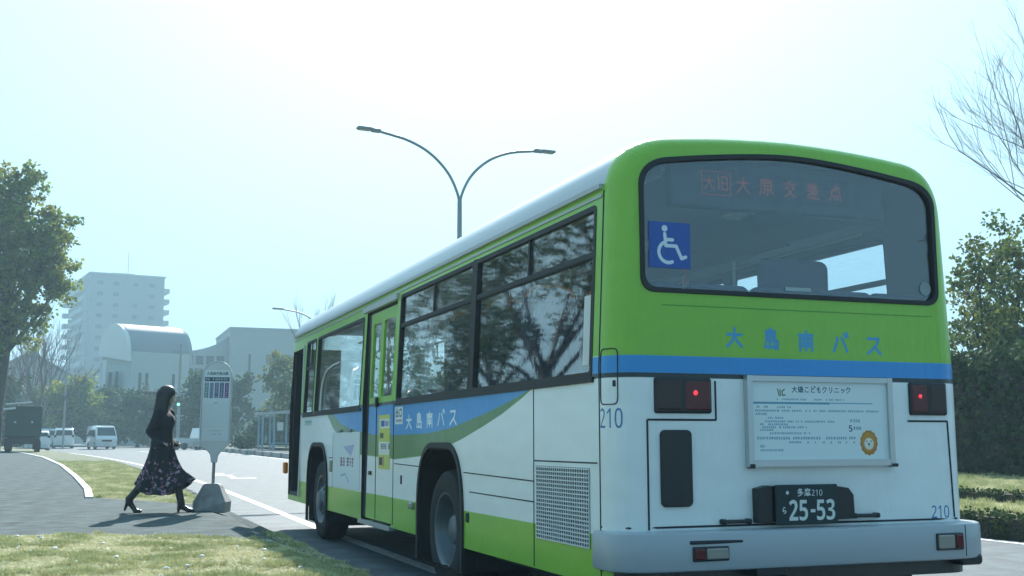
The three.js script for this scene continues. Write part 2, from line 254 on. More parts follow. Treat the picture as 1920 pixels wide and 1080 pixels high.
function leafyTree(name, label, group, pos, o) {                     // o: lobes [[x,y,z,r]...], trunkH, trunkR, leaf, perClump, clumps, mat, lean
  const t = thing(name, label, 'tree', pos, 0, group), L = new Leaves(), T = [], lean = o.lean ?? [0, 0];
  const top = V(lean[0], o.trunkH, lean[1]); T.push(rod(V(0, -0.3, 0), V(lean[0] * 0.25, o.trunkH * 0.35, lean[1] * 0.25), o.trunkR * 1.15, o.trunkR * 0.92, 10), rod(V(lean[0] * 0.25, o.trunkH * 0.35, lean[1] * 0.25), top, o.trunkR * 0.92, o.trunkR * 0.7, 10));
  for (const [x, y, z, r] of o.lobes) {
    const c = V(x, y, z), s = top.clone().multiplyScalar(rr(0.7, 1)); s.y = Math.min(s.y, Math.max(o.trunkH * 0.5, y - r)); const mid = s.clone().lerp(c, 0.5).add(V(rr(-0.3, 0.3), rr(-0.4, 0.2), rr(-0.3, 0.3)));
    T.push(rod(s, mid, o.trunkR * 0.42, o.trunkR * 0.28, 6), rod(mid, c, o.trunkR * 0.28, o.trunkR * 0.1, 6));
    const n = Math.round((o.clumps ?? 26) * r * r / 2);
    for (let i = 0; i < n; i++) {
      const d = V(rr(-1, 1), rr(-1, 1), rr(-1, 1)); if (d.length() > 1 || d.length() < 0.1) { i--; continue; }
      d.normalize().multiplyScalar(Math.pow(rnd(), 0.45)); const cr = (o.clumpR ?? 0.5) * rr(0.5, 1.2);
      const q = V(x + d.x * r, y + d.y * r * (o.flat ?? 0.85), z + d.z * r); if (rnd() < 0.16) T.push(rod(mid, q, o.trunkR * 0.07, o.trunkR * 0.03, 3));
      L.clump(q.x, q.y, q.z, cr, Math.round((o.perClump ?? 26) * rr(0.6, 1.3)), o.leaf ?? 0.2);
    }
  }
  mesh('trunk', T, M.bark, t); mesh('crown', L.geo(), o.mat ?? LM.mid, t); return t;
}
function bareTree(name, label, group, pos, h, r, depth, o = {}) {
  const t = thing(name, label, 'tree', pos, o.turn ?? 0, group), tr = [rod(V(0, -0.3, 0), V(0, h * 0.28, 0), r, r * 0.8, 9)], br = [], tips = [];
  const k = o.k ?? 4; for (let i = 0; i < k; i++) { const a = i / k * 6.283 + rr(-0.4, 0.4); limbs(br, tips, V(0, h * rr(0.2, 0.29), 0), V(Math.cos(a) * (o.wide ?? 0.5), 1, Math.sin(a) * (o.wide ?? 0.5)).normalize(), h * 0.25, r * 0.5, depth, o.spread ?? 0.55, o.up ?? 0.25, o.min ?? 0.006); }
  limbs(br, tips, V(0, h * 0.28, 0), V(0.05, 1, 0.02).normalize(), h * 0.24, r * 0.6, depth, o.spread ?? 0.55, o.up ?? 0.25, o.min ?? 0.006);
  mesh('trunk', tr, M.barkPale, t); mesh('branches', br, M.barkPale, t); return t;
}

// ---------------------------------------------------------------- the bus (drawn in its own frame: x 0 = left side, z 0 = where the rear corner starts, -z forward)
const BW = 2.43, HW = BW / 2, RZ = 0.18, CR = 0.18, FZ = -10.5;
const leanX = (y) => (y < 1.6 ? 0 : 0.045 * Math.min(1, (y - 1.6) / 1.0));
const bus = thing('city_bus', 'white, green and blue city bus seen from behind at the bus stop', 'bus', [HW, 0, -5]);
const bp = (name, geo, mat, parent = bus) => mesh(name, merge(Array.isArray(geo) ? geo.map((g) => g.clone()) : [geo.clone()]).clone().translate(-HW, 0, 5), mat, parent);
// (a, b, c) -> left or right side: a runs rearwards, b up, c outwards
const toLeft = (g) => { g = g.clone().applyMatrix4(new THREE.Matrix4().set(0, 0, -1, 0, 0, 1, 0, 0, 1, 0, 0, 0, 0, 0, 0, 1)); const p = g.attributes.position; for (let i = 0; i < p.count; i++) p.setX(i, p.getX(i) + leanX(p.getY(i))); return g; };
const toRight = (g) => { g = g.clone().applyMatrix4(new THREE.Matrix4().set(0, 0, 1, 0, 0, 1, 0, 0, -1, 0, 0, 0, 0, 0, 0, 1)); const p = g.attributes.position; for (let i = 0; i < p.count; i++) p.setX(i, BW + p.getX(i) - leanX(p.getY(i))); return g; };
// a point of the rear surface by the length u along it (flat from CR to BW - CR, then round the corner)
function rearPt(u, y, out = 0) {
  const l = leanX(y); let x, z, nx = 0, nz = 1;
  if (u < CR) { const a = (CR - u) / CR; nx = -Math.sin(a); nz = Math.cos(a); x = CR + nx * CR; z = nz * CR; } else if (u > BW - CR) { const a = (u - BW + CR) / CR; nx = Math.sin(a); nz = Math.cos(a); x = BW - CR + nx * CR; z = nz * CR; } else { x = u; z = RZ; }
  return V(lerp(x, x < HW ? x + l : x - l, Math.abs(x - HW) / HW) + nx * out, y, z + nz * out);
}
const profile = (ins, bottom) => {                                  // right half of the cross-section from the bottom up, then mirrored
  const pts = [[HW, bottom], [HW, 0.66], [HW, 1.1], [HW, 1.6], [HW - 0.023, 2.1], [HW - 0.045, 2.6]], q = (a, b, c, t) => a * (1 - t) * (1 - t) + 2 * b * t * (1 - t) + c * t * t;
  for (let i = 1; i <= 9; i++) { const t = i / 9; pts.push([q(HW - 0.045, HW - 0.062, HW - 0.36, t), q(2.6, 2.9, 2.945, t)]); }
  for (let i = 1; i <= 5; i++) { const t = i / 5; pts.push([q(HW - 0.36, 0.45, 0, t), q(2.945, 2.995, 3.0, t)]); }
  const all = [...pts, ...pts.slice(0, -1).reverse().map(([x, y]) => [-x, y])], n = all.length;
  return all.map(([x, y], i) => { const a = all[Math.max(0, i - 1)], b = all[Math.min(n - 1, i + 1)]; let nx = b[1] - a[1], ny = a[0] - b[0]; if (y < 1.2) ny = 0; const l = Math.hypot(nx, ny); nx /= l; ny /= l; return [x - nx * ins[0], y - ny * ins[1], nx, ny]; });
};
const LZ0 = -10.7, LZL = 10.9, LYH = 3.2;
function shellGeo(thick, bottom, single) {
  const S = [], st = (z, k) => S.push([z, profile([thick + k * CR, thick + k * 0.085], bottom)]);
  for (let i = 0; i <= 8; i++) { const a = (1 - i / 8) * Math.PI / 2; st(RZ - thick - CR * (1 - Math.sin(a)) * 1, 1 - Math.cos(a)); }
  // rear: i = 0 is the flat cap edge, i = 8 the full section
  S.length = 0; for (let i = 0; i <= 8; i++) { const a = i / 8 * Math.PI / 2; st(RZ - thick - CR * (1 - Math.cos(a)), 1 - Math.sin(a)); }
  st(-5, 0); for (let i = 8; i >= 0; i--) { const a = i / 8 * Math.PI / 2; st(FZ + thick + CR * (1 - Math.cos(a)), 1 - Math.sin(a)); }
  const tri = { left: [], right: [], roof: [], rear: [], front: [], bottom: [] }, n = S[0][1].length, pt = (i, k) => [S[i][1][k][0] + HW, S[i][1][k][1], S[i][0]];
  const arc = []; for (let i = 0; i <= 8; i++) arc.push(i / 8 * Math.PI / 2 * CR);
  const uvOf = (key, p, i, k) => {
    if (key === 'left') return [(p[2] - LZ0) / LZL, p[1] / LYH]; if (key === 'right') return [(p[2] - LZ0) / LZL, p[1] / LYH];
    if (key === 'rear') { let u = p[0]; if (i >= 0 && S[i][1][k][3] < 0.7) u = p[0] < HW ? CR - arc[Math.min(8, i)] : BW - CR + arc[Math.min(8, i)]; return [(u + 0.15) / (BW + 0.3), p[1] / LYH]; }
    return [p[0], p[2]];
  };
  for (let i = 0; i + 1 < S.length; i++) for (let k = 0; k + 1 < n; k++) {
    const m = S[i][1][k], key = i < 8 ? (m[3] > 0.92 && m[1] > 2.9 && i > 4 ? 'rear' : 'rear') : m[1] > 2.62 && S[i][1][k + 1][1] > 2.62 ? 'roof' : m[0] > 0 ? 'right' : 'left', q = [[i, k], [i + 1, k], [i + 1, k + 1], [i, k + 1]];
    for (const j of [0, 1, 2, 0, 2, 3]) { const [a, b] = q[j], p = pt(a, b); tri[key].push([p, uvOf(key, p, a, b)]); }
  }
  for (const [i, key, flip] of [[0, 'rear', 0], [S.length - 1, 'front', 1]]) for (let k = 1; k + 1 < n; k++) { const t = [pt(i, 0), pt(i, k), pt(i, k + 1)]; if (flip) t.reverse(); for (const p of t) tri[key].push([p, uvOf(key, p, -1, 0)]); }
  for (let i = 0; i + 1 < S.length; i++) { const a = pt(i, 0), b = pt(i + 1, 0), c = pt(i + 1, n - 1), d = pt(i, n - 1); for (const p of [a, c, b, a, d, c]) tri.bottom.push([p, [0, 0]]); }
  const P = [], U = [], g = new THREE.BufferGeometry(); let at = 0, mi = 0;
  for (const key of Object.keys(tri)) { for (const [p, u] of tri[key]) { P.push(...p); U.push(...u); } if (!single) g.addGroup(at, tri[key].length, mi++); at += tri[key].length; }
  g.setAttribute('position', new THREE.Float32BufferAttribute(P, 3)); g.setAttribute('uv', new THREE.Float32BufferAttribute(U, 2));
  g.computeVertexNormals(); return toCreasedNormals(g, 0.7);
}
const GRN = '#86bc36', GRD = '#55803c', BLU = '#2a8cd0', WHT = '#e9ebe8';
function livery(g, w, h, text) {
  const X = (z) => (z - LZ0) / LZL * w, Y = (y) => h - y / LYH * h, ppm = w / LZL;
  const area = (c, pts) => { g.fillStyle = c; g.beginPath(); pts.forEach(([z, y], i) => g[i ? 'lineTo' : 'moveTo'](X(z), Y(y))); g.fill(); };
  g.fillStyle = WHT; g.fillRect(0, 0, w, h);
  area(GRN, [[-11, 0], [1, 0], [1, 0.665], [-11, 0.665]]);
  area(GRN, [[-11, 3.2], [1, 3.2], [1, 1.66], [-0.09, 1.66], [-0.09, 1.535], [-11, 1.535]]);
  const low = [[-0.98, 1.535], [-1.2, 1.47], [-1.6, 1.37], [-2, 1.29], [-2.5, 1.2], [-3, 1.125], [-3.6, 1.06], [-4.5, 1.02], [-6, 1.05], [-6.8, 1.18], [-7.3, 1.33], [-7.75, 1.535]];
  area(GRD, low); area(BLU, [[-0.98, 1.535], [-1.3, 1.475], [-1.8, 1.4], [-2.3, 1.34], [-2.8, 1.285], [-3.4, 1.25], [-4.5, 1.24], [-5.4, 1.25], [-6.2, 1.3], [-6.9, 1.38], [-7.5, 1.535]]);
  area(BLU, [[-0.09, 1.655], [1, 1.655], [1, 1.56], [-0.09, 1.56]]);
  g.fillStyle = '#1c2a2c'; g.fillRect(X(-0.12), Y(1.56), X(1) - X(-0.12), 0.026 * ppm); g.fillRect(X(-11), Y(1.562), X(-0.06) - X(-11), 0.03 * ppm);
  if (text) {
    g.strokeStyle = '#dfe9ee'; glyphs(g, ['dai', 'shima', 'minami', 'ba', 'su'], X(-4.12), Y(1.425), 0.135 * ppm, 0.02 * ppm, 0.325 * ppm, -0.004 * ppm, 1.5);
    g.fillStyle = '#dfe5e6'; g.fillRect(X(-4.5), Y(1.5), 0.27 * ppm, 0.16 * ppm);
    g.strokeStyle = '#28384a'; glyph(g, 'de', X(-4.48), Y(1.49), 0.085 * ppm, 0.014 * ppm, 1.2); glyph(g, 'kuchi', X(-4.36), Y(1.49), 0.085 * ppm, 0.014 * ppm, 1.2);
    g.fillStyle = '#8d99a0'; g.fillRect(X(-4.47), Y(1.385), 0.21 * ppm, 0.025 * ppm);
    g.fillStyle = '#9fc9b4'; g.fillRect(X(-9.15), Y(1.46), 0.5 * ppm, 0.07 * ppm); g.fillStyle = '#3f6b66'; g.fillRect(X(-9.1), Y(1.44), 0.4 * ppm, 0.012 * ppm);
  }
  const id = g.getImageData(0, 0, w, h); for (let y = 0; y < h; y++) for (let x = 0; x < w; x++) { const k = 1 + 0.012 * noise(x * 0.012, y * 0.03) + 0.025 * (rnd() - 0.5), i = (y * w + x) * 4; for (let c = 0; c < 3; c++) id.data[i + c] = clamp(id.data[i + c] * k, 0, 255); } g.putImageData(id, 0, 0);
}
function rearPaint(g, w, h) {
  const W = BW + 0.3, X = (u) => (u + 0.15) / W * w, Y = (y) => h - y / LYH * h, ppm = w / W, py = h / LYH;
  g.fillStyle = WHT; g.fillRect(0, 0, w, h);
  g.fillStyle = GRN; g.fillRect(0, 0, w, Y(1.657)); g.fillStyle = BLU; g.fillRect(0, Y(1.657), w, 0.1 * py); g.fillStyle = '#1c2a2c'; g.fillRect(0, Y(1.56), w, 0.026 * py);
  g.fillStyle = GRN; g.fillRect(0, Y(0.665), X(0.02), h); g.fillStyle = '#20262a'; g.fillRect(X(0.0), Y(0.5), w, h);
  g.strokeStyle = '#4293c4'; glyphs(g, ['dai', 'shima', 'minami', 'ba', 'su'], X(0.72), Y(1.835), 0.12 * ppm, 0.018 * ppm, 0.243 * ppm, 0.005 * py, 0.95);
  g.fillStyle = '#2a6aa0'; g.textBaseline = 'alphabetic'; g.save(); g.font = `${0.15 * py}px sans-serif`; g.translate(X(-0.098), Y(1.255)); g.scale(0.68, 1); g.fillText('210', 0, 0); g.restore();
  g.save(); g.font = `${0.105 * py}px sans-serif`; g.translate(X(2.115), Y(0.717)); g.scale(0.8, 1); g.fillText('210', 0, 0); g.restore();
  const id = g.getImageData(0, 0, w, h); for (let y = 0; y < h; y++) for (let x = 0; x < w; x++) { const k = 1 + 0.012 * noise(x * 0.008, y * 0.015) + 0.02 * (rnd() - 0.5), i = (y * w + x) * 4; for (let c = 0; c < 3; c++) id.data[i + c] = clamp(id.data[i + c] * k, 0, 255); } g.putImageData(id, 0, 0);
}
const ripple = bumpTex(256, 5, 0, 1); ripple.repeat.set(7, 2);
const paint = (t) => phys(lin(1, 1, 1), 0.38, { map: t, bumpMap: ripple, bumpScale: 0.006, clearcoat: 0.35, clearcoatRoughness: 0.12 });
const BM = {
  left: paint(canvas(2048, 601, (g, w, h) => livery(g, w, h, true))), right: paint(canvas(1024, 300, (g, w, h) => livery(g, w, h, false))), rear: paint(canvas(1092, 1280, rearPaint)),
  roof: phys(lin(0.4, 0.43, 0.46), 0.4, { clearcoat: 0.4, clearcoatRoughness: 0.2 }), under: std(lin(0.02, 0.02, 0.022), 0.8), inner: std(lin(0.12, 0.13, 0.135), 0.7), seat: std(lin(0.03, 0.045, 0.09), 0.9), floor: std(lin(0.08, 0.085, 0.09), 0.8),
};
// window layout on the left side: [z0, z1, y0, y1]
const WL = [[-9.28, -8.62, 1.53, 2.5], [-8.52, -5.95, 1.53, 2.5], [-4.48, -2.33, 1.545, 2.555], [-2.27, -0.09, 1.545, 2.555]];
const WR = [[-9.9, -8.9, 1.45, 2.45], [-8.75, -6.9, 1.545, 2.555], [-6.8, -4.7, 1.545, 2.555], [-4.6, -2.5, 1.545, 2.555], [-2.4, -0.42, 1.545, 2.555]];
const rearWin = (e, S = THREE.Shape) => {                            // rear window outline, shrunk by e
  const s = new S(), x0 = 0.185 + e, x1 = BW - 0.185 - e, yb = 2.02 + e, yt = 2.765 - e, ym = 2.875 - e, r = 0.09, c = (x0 + x1) / 2;
  s.moveTo(x0 + r, yb); s.lineTo(x1 - r, yb); s.quadraticCurveTo(x1, yb, x1, yb + r); s.lineTo(x1, yt - 0.13); s.quadraticCurveTo(x1 - 0.01, yt, x1 - 0.17, yt + 0.028); s.quadraticCurveTo(c + 0.3, ym, c, ym); s.quadraticCurveTo(c - 0.3, ym, x0 + 0.17, yt + 0.028); s.quadraticCurveTo(x0 + 0.01, yt, x0, yt - 0.13); s.lineTo(x0, yb + r); s.quadraticCurveTo(x0, yb, x0 + r, yb); return s;
};
const archShape = (zc, w0, w1, top) => { const s = new THREE.Shape(); s.moveTo(zc - w0, 0.2); s.lineTo(zc - w0, 0.62); s.bezierCurveTo(zc - w0, 0.98, zc - w0 * 0.72, top, zc - 0.2, top); s.lineTo(zc + 0.2, top); s.bezierCurveTo(zc + w1 * 0.72, top, zc + w1, 0.98, zc + w1, 0.62); s.lineTo(zc + w1, 0.2); s.closePath(); return s; };
const AX = { rear: -3.06, front: -8.22 };
{
  const cuts = [];
  const L = (s, d = 0.3) => cuts.push(toLeft(extr(s, d).translate(0, 0, -d + 0.1))), R = (s, d = 0.3) => cuts.push(toRight(extr(s, d).translate(0, 0, -d + 0.1)));
  for (const [a, b, c, d] of WL) L(rshape(a, b, c, d, 0.04), 0.26);
  for (const [a, b, c, d] of WR) R(rshape(-b, -a, c, d, 0.04), 0.26);
  L(rshape(-10.36, -9.46, 0.46, 2.44, 0.02)); L(rshape(-5.84, -4.6, 0.4, 2.52, 0.03));
  L(archShape(AX.rear, 0.62, 0.6, 1.15), 0.62); L(archShape(AX.front, 0.66, 0.66, 1.14), 0.62); R(archShape(-AX.rear, 0.6, 0.62, 1.15), 0.62); R(archShape(-AX.front, 0.66, 0.66, 1.14), 0.62);
  cuts.push(extr(rearWin(0), 0.3).translate(0, 0, RZ - 0.2), extr(rshape(0.12, BW - 0.12, 1.2, 2.72, 0.12), 0.4).translate(0, 0, FZ - 0.2));
  const ev = new Evaluator(); ev.useGroups = true; ev.attributes = ['position', 'normal', 'uv'];
  const mats = [BM.left, BM.right, BM.roof, BM.rear, M.white, BM.under];
  const A = new Brush(shellGeo(0, 0.39), mats), B = new Brush(shellGeo(0.05, 0.5, true), BM.inner); A.updateMatrixWorld(); B.updateMatrixWorld();
  let R0 = ev.evaluate(A, B, SUBTRACTION);
  const arches = merge(cuts.slice(WL.length + WR.length + 2, WL.length + WR.length + 6)), rest = merge(cuts.filter((_, i) => i < WL.length + WR.length + 2 || i >= WL.length + WR.length + 6));
  for (const c of [rest, arches]) { const b = new Brush(c, M.rubber); b.updateMatrixWorld(); R0 = ev.evaluate(R0, b, SUBTRACTION); }
  const g = R0.geometry.clone(); g.translate(-HW, 0, 5);
  const body = new THREE.Mesh(g, R0.material); body.name = 'body'; bus.add(body);
}
// glazing
function sideWindow(side, [a, b, c, d], o = {}) {
  const f = side === 'l' ? toLeft : toRight, A = side === 'l' ? a : -b, B = side === 'l' ? b : -a;
  const w = bp('window', f(extr(rshape(A + 0.012, B - 0.012, c + 0.012, d - 0.012, 0.03), 0.005).translate(0, 0, -0.022)), M.glass);
  const fr = [frameGeo(A, B, c, d, 0.032, 0.034, 0.04).translate(0, 0, -0.03)];
  if (o.bar) fr.push(boxy(A + 0.03, B - 0.03, o.bar - 0.02, o.bar + 0.02, -0.016, -0.002), boxy(A + 0.03, B - 0.03, o.bar - 0.014, o.bar - 0.008, -0.002, 0.002));
  if (o.post) for (const p of o.post) fr.push(boxy(p - 0.014, p + 0.014, o.bar, d - 0.03, -0.016, -0.003));
  bp('frame', fr.map(f), M.rubber, w); return w;
}
sideWindow('l', WL[0], { bar: 2.14, post: [-8.95] }); sideWindow('l', WL[1], {}); sideWindow('l', WL[2], { bar: 2.26, post: [-3.4] }); sideWindow('l', WL[3], { bar: 2.26, post: [-1.18] });
for (const w of WR) sideWindow('r', w, { bar: 2.26 });
bp('window_pillar', toLeft(boxy(-2.345, -2.255, 1.53, 2.56, -0.03, 0.0045)), M.rubber);
bp('notice_strip', toLeft(boxy(-0.26, -0.17, 1.62, 2.03, -0.016, -0.0135)), M.whiteMatt);
{ // driver-side partition window with its white curved edge
  bp('window_edging', toLeft(tube([[-8.12, 1.56, 0.002], [-8.1, 1.85, 0.002], [-7.95, 2.0, 0.002], [-7.6, 2.07, 0.002], [-7.1, 2.09, 0.002]], 0.011, 6, 30)), M.whiteMatt);
}
{
  const w = bp('rear_window', extr(rearWin(0.02), 0.005, 0, 16).translate(0, 0, RZ - 0.02), M.glassDark); w.userData.label = 'large tinted rear window';
  const s = rearWin(-0.002); s.holes.push(rearWin(0.018, THREE.Path)); bp('gasket', extr(s, 0.03, 0.004, 16).translate(0, 0, RZ - 0.024), M.rubber, w);
  const fr = rearWin(0.03); fr.holes.push(rearWin(0.034, THREE.Path)); bp('border', extr(fr, 0.003, 0, 16).translate(0, 0, RZ - 0.026), M.black, w);
  bp('wheelchair_sticker', new THREE.BoxGeometry(0.265, 0.265, 0.002).translate(0.375, 2.29, RZ - 0.0125), [0, 0, 0, 0, 1, 0].map((k) => (k ? std(lin(1, 1, 1), 0.5, { map: canvas(256, 256, (g) => {
    g.fillStyle = '#2f56a3'; g.fillRect(0, 0, 256, 256); g.strokeStyle = '#d3dfe6'; g.fillStyle = '#d3dfe6'; g.lineWidth = 20; g.lineCap = 'round'; g.lineJoin = 'round';
    g.beginPath(); g.arc(98, 36, 18, 0, 7); g.fill(); g.beginPath(); g.moveTo(98, 66); g.lineTo(104, 132); g.lineTo(168, 132); g.lineTo(200, 200); g.lineTo(226, 190); g.stroke(); g.beginPath(); g.moveTo(102, 98); g.lineTo(146, 98); g.stroke();
    g.beginPath(); g.arc(118, 168, 58, -2.05, 1.15, true); g.stroke();
  }) }) : std(lin(0.05, 0.1, 0.3), 0.5))), w);
  bp('round_sticker', new THREE.CylinderGeometry(0.042, 0.042, 0.002, 20).rotateX(Math.PI / 2).translate(2.165, 2.12, RZ - 0.0125), std(lin(0.25, 0.3, 0.3), 0.5), w);
  bp('glass_label', boxy(1.14, 1.32, 2.062, 2.085, RZ - 0.014, RZ - 0.012), std(lin(0.35, 0.42, 0.42), 0.6), w);
}
{ // destination display behind the rear glass
  const d = bp('destination_display', rbox(1.5, 0.3, 0.08, 1.17, 2.69, 0.07, 0.02), std(lin(0.018, 0.022, 0.026), 0.6)), tx = canvas(1024, 160, (g, w, h) => {
    g.fillStyle = '#000'; g.fillRect(0, 0, w, h); g.strokeStyle = '#ff7a52'; const s = 104;
    g.lineWidth = 5; g.strokeRect(10, 14, 190, 132); glyph(g, 'dai', 18, 30, 92, 8, 0.9); glyph(g, 'kyu', 104, 30, 92, 8, 0.95);
    glyphs(g, ['dai', 'hara', 'ko', 'sa', 'ten'], 232, 24, s, 9, 160);
    g.globalCompositeOperation = 'multiply'; g.fillStyle = '#2a2a2a'; for (let x = 0; x < w; x += 7) g.fillRect(x, 0, 2, h); for (let y = 0; y < h; y += 7) g.fillRect(0, y, w, 2);
  });
  bp('display_screen', new THREE.PlaneGeometry(1.05, 0.17).translate(1.14, 2.69, 0.1125), new THREE.MeshStandardMaterial({ color: lin(0.012, 0.012, 0.014), roughness: 0.6, emissive: lin(1, 1, 1), emissiveMap: tx, emissiveIntensity: 0.1 }), d);
}
// doors
{
  const door = bp('sliding_door', (() => { const s = rshape(-5.7, -4.63, 0.42, 2.49, 0.02); s.holes.push(rshape(-5.14, -4.7, 1.62, 2.38, 0.03, THREE.Path), rshape(-5.58, -5.26, 1.62, 2.38, 0.03, THREE.Path)); const g = extr(s, 0.03); const p = g.attributes.position, uv = g.attributes.uv; for (let i = 0; i < p.count; i++) uv.setXY(i, (p.getX(i) - LZ0) / LZL, p.getY(i) / LYH); return toLeft(g.translate(0, 0, -0.045)); })(), BM.left);
  bp('door_glass', toLeft(extr(rshape(-5.15, -4.69, 1.61, 2.39, 0.03), 0.005).translate(0, 0, -0.032)), M.glass, door); bp('door_glass', toLeft(extr(rshape(-5.59, -5.25, 1.61, 2.39, 0.03), 0.005).translate(0, 0, -0.032)), M.glass, door);
  bp('door_seal', [toLeft(boxy(-5.83, -5.71, 0.42, 2.5, -0.05, -0.02)), toLeft(boxy(-4.628, -4.605, 0.42, 2.5, -0.045, -0.005)), toLeft(boxy(-5.3, -5.285, 0.43, 1.6, -0.02, -0.012))], M.rubber, door);
  bp('door_rail', toLeft(boxy(-5.95, -4.55, 2.525, 2.575, -0.02, 0.03)), M.alu, door); bp('door_sill', toLeft(boxy(-5.86, -4.58, 0.36, 0.4, -0.05, 0.03)), M.alu, door);
  bp('door_handle', toLeft(rbox(0.05, 0.1, 0.03, -5.24, 1.57, 0, 0.01)), M.black, door); bp('door_latch', toLeft(rbox(0.09, 0.04, 0.02, -5.5, 0.87, -0.005, 0.008)), M.black, door);
  bp('door_poster', toLeft(boxy(-5.18, -4.74, 0.92, 1.44, -0.016, -0.0125)), std(lin(1, 1, 1), 0.5, { map: canvas(256, 320, (g, w, h) => {
    g.fillStyle = '#c7c862'; g.fillRect(0, 0, w, h); g.fillStyle = '#d9dfd8'; g.fillRect(40, 24, 200, 56); g.fillRect(10, 160, 236, 76); g.fillStyle = '#3d5f9c'; g.fillRect(56, 34, 80, 36); g.fillStyle = '#8a93bd'; g.fillRect(150, 38, 76, 30);
    g.fillStyle = '#4d5a2c'; g.fillRect(26, 104, 14, 40); g.fillRect(44, 108, 70, 30); scribble(g, 24, 230, 168, 40, '#2d3a48', 0.1); g.fillStyle = '#4a3a22'; g.fillRect(20, 252, 76, 46); g.fillStyle = '#a98d77'; g.fillRect(104, 246, 30, 60);
  }) }), door);
  const fd = bp('front_door', [toLeft(boxy(-10.35, -10.3, 0.5, 2.42, -0.5, -0.03)), toLeft(boxy(-9.52, -9.48, 0.5, 2.42, -0.5, -0.03))], M.rubber); fd.userData.label = 'folded open front door';
  bp('door_step', toLeft(boxy(-10.35, -9.48, 0.44, 0.5, -0.6, -0.02)), BM.floor, fd);
  bp('door_edge', toLeft(boxy(-9.47, -9.42, 0.46, 2.46, -0.02, 0.02)), M.alu, fd);
}
// panel seams, rails and small fittings on the left side
{
  const ln = (pts, r = 0.0045) => toLeft(poly(pts.map(([z, y]) => [z, y, 0.0005]), r));
  for (const s of [[[-1, 1.53], [-1, 0.4]], [[-1, 1.06], [-0.03, 1.06]], [[-2.44, 0.95], [-1, 0.93]], [[-2.3, 0.81], [-1, 0.8]], [[-4.5, 0.98], [-3.68, 0.97]], [[-4.55, 0.42], [-4.55, 1.53]], [[-7.52, 1.0], [-5.95, 0.98]], [[-7.3, 1.28], [-7.3, 0.66]]]) bp('panel_seam', ln(s), M.seam);
  bp('rear_seam', [poly([[0.001, 0.4, 0.0], [0.001, 1.6, 0.0], [0.024, 2.1, 0], [0.046, 2.62, 0.0]], 0.006)], M.seam);
  bp('rain_gutter', [toLeft(boxy(-10.3, -0.02, 2.635, 2.662, -0.02, 0.022)), toLeft(boxy(-10.3, -0.02, 2.585, 2.6, -0.01, 0.008))], M.silver);
  bp('rain_gutter', [toRight(boxy(0.02, 10.3, 2.635, 2.662, -0.02, 0.022))], M.silver);
  bp('waist_rail', toLeft(boxy(-4.5, -0.07, 1.515, 1.545, -0.004, 0.014)), M.rubber); bp('waist_rail', toLeft(boxy(-9.3, -5.9, 1.5, 1.53, -0.004, 0.014)), M.rubber);
  const ad = bp('side_panel', toLeft(boxy(-7.28, -5.92, 0.68, 1.285, -0.003, 0.006)), [0, 1, 2, 3, 4, 5].map((k) => (k === 4 ? std(lin(1, 1, 1), 0.45, { map: canvas(512, 228, (g, w, h) => {
    g.fillStyle = '#dfe4e4'; g.fillRect(0, 0, w, h); g.fillStyle = '#b7b4d6'; g.beginPath(); g.moveTo(210, 60); g.lineTo(420, 50); g.lineTo(360, 98); g.fill(); scribble(g, 160, 440, 100, 44, '#9a5a78', 0.1); scribble(g, 160, 300, 100, 44, '#3c4c66', 0.5); g.strokeStyle = '#9fb4c4'; g.lineWidth = 8; g.beginPath(); g.moveTo(170, 180); g.lineTo(260, 170); g.lineTo(330, 206); g.stroke();
  }) }) : M.whiteMatt)));
  for (const z of [-6.9, -6.4]) bp('hinge', toLeft(rbox(0.16, 0.035, 0.02, z, 1.3, 0.004, 0.008)), M.steel, ad);
  bp('side_lamp', toLeft(rbox(0.12, 0.06, 0.05, -3.86, 0.63, 0.012, 0.02)), M.clearLens); bp('side_marker', toLeft(rbox(0.05, 0.07, 0.02, -2.34, 0.62, 0.003, 0.008)), M.seam); bp('latch', toLeft(rbox(0.035, 0.08, 0.012, -4.25, 0.84, 0.003, 0.005)), M.seam);
  bp('corner_indicator', rbox(0.06, 0.16, 0.14, -0.03, 0.82, -10.42, 0.02), M.amber); bp('fuel_latch', toLeft(rbox(0.14, 0.13, 0.012, -7.38, 0.9, 0.003, 0.01)), std(lin(0.25, 0.22, 0.12), 0.6));
  // engine grille
  const gr = bp('engine_grille', toLeft(boxy(-0.95, -0.14, 0.58, 1.03, -0.004, 0.003)), M.seam), bars = []; for (let i = 0; i < 19; i++) bars.push(boxy(-0.95, -0.14, 0.58 + i * 0.0244, 0.5875 + i * 0.0244, 0.003, 0.009)); for (let i = 0; i < 25; i++) bars.push(boxy(-0.95 + i * 0.0335, -0.943 + i * 0.0335, 0.58, 1.03, 0.003, 0.0085));
  const b = bp('mesh_bars', bars.map(toLeft), M.whiteMatt, gr); b.userData.kind = 'stuff';
}
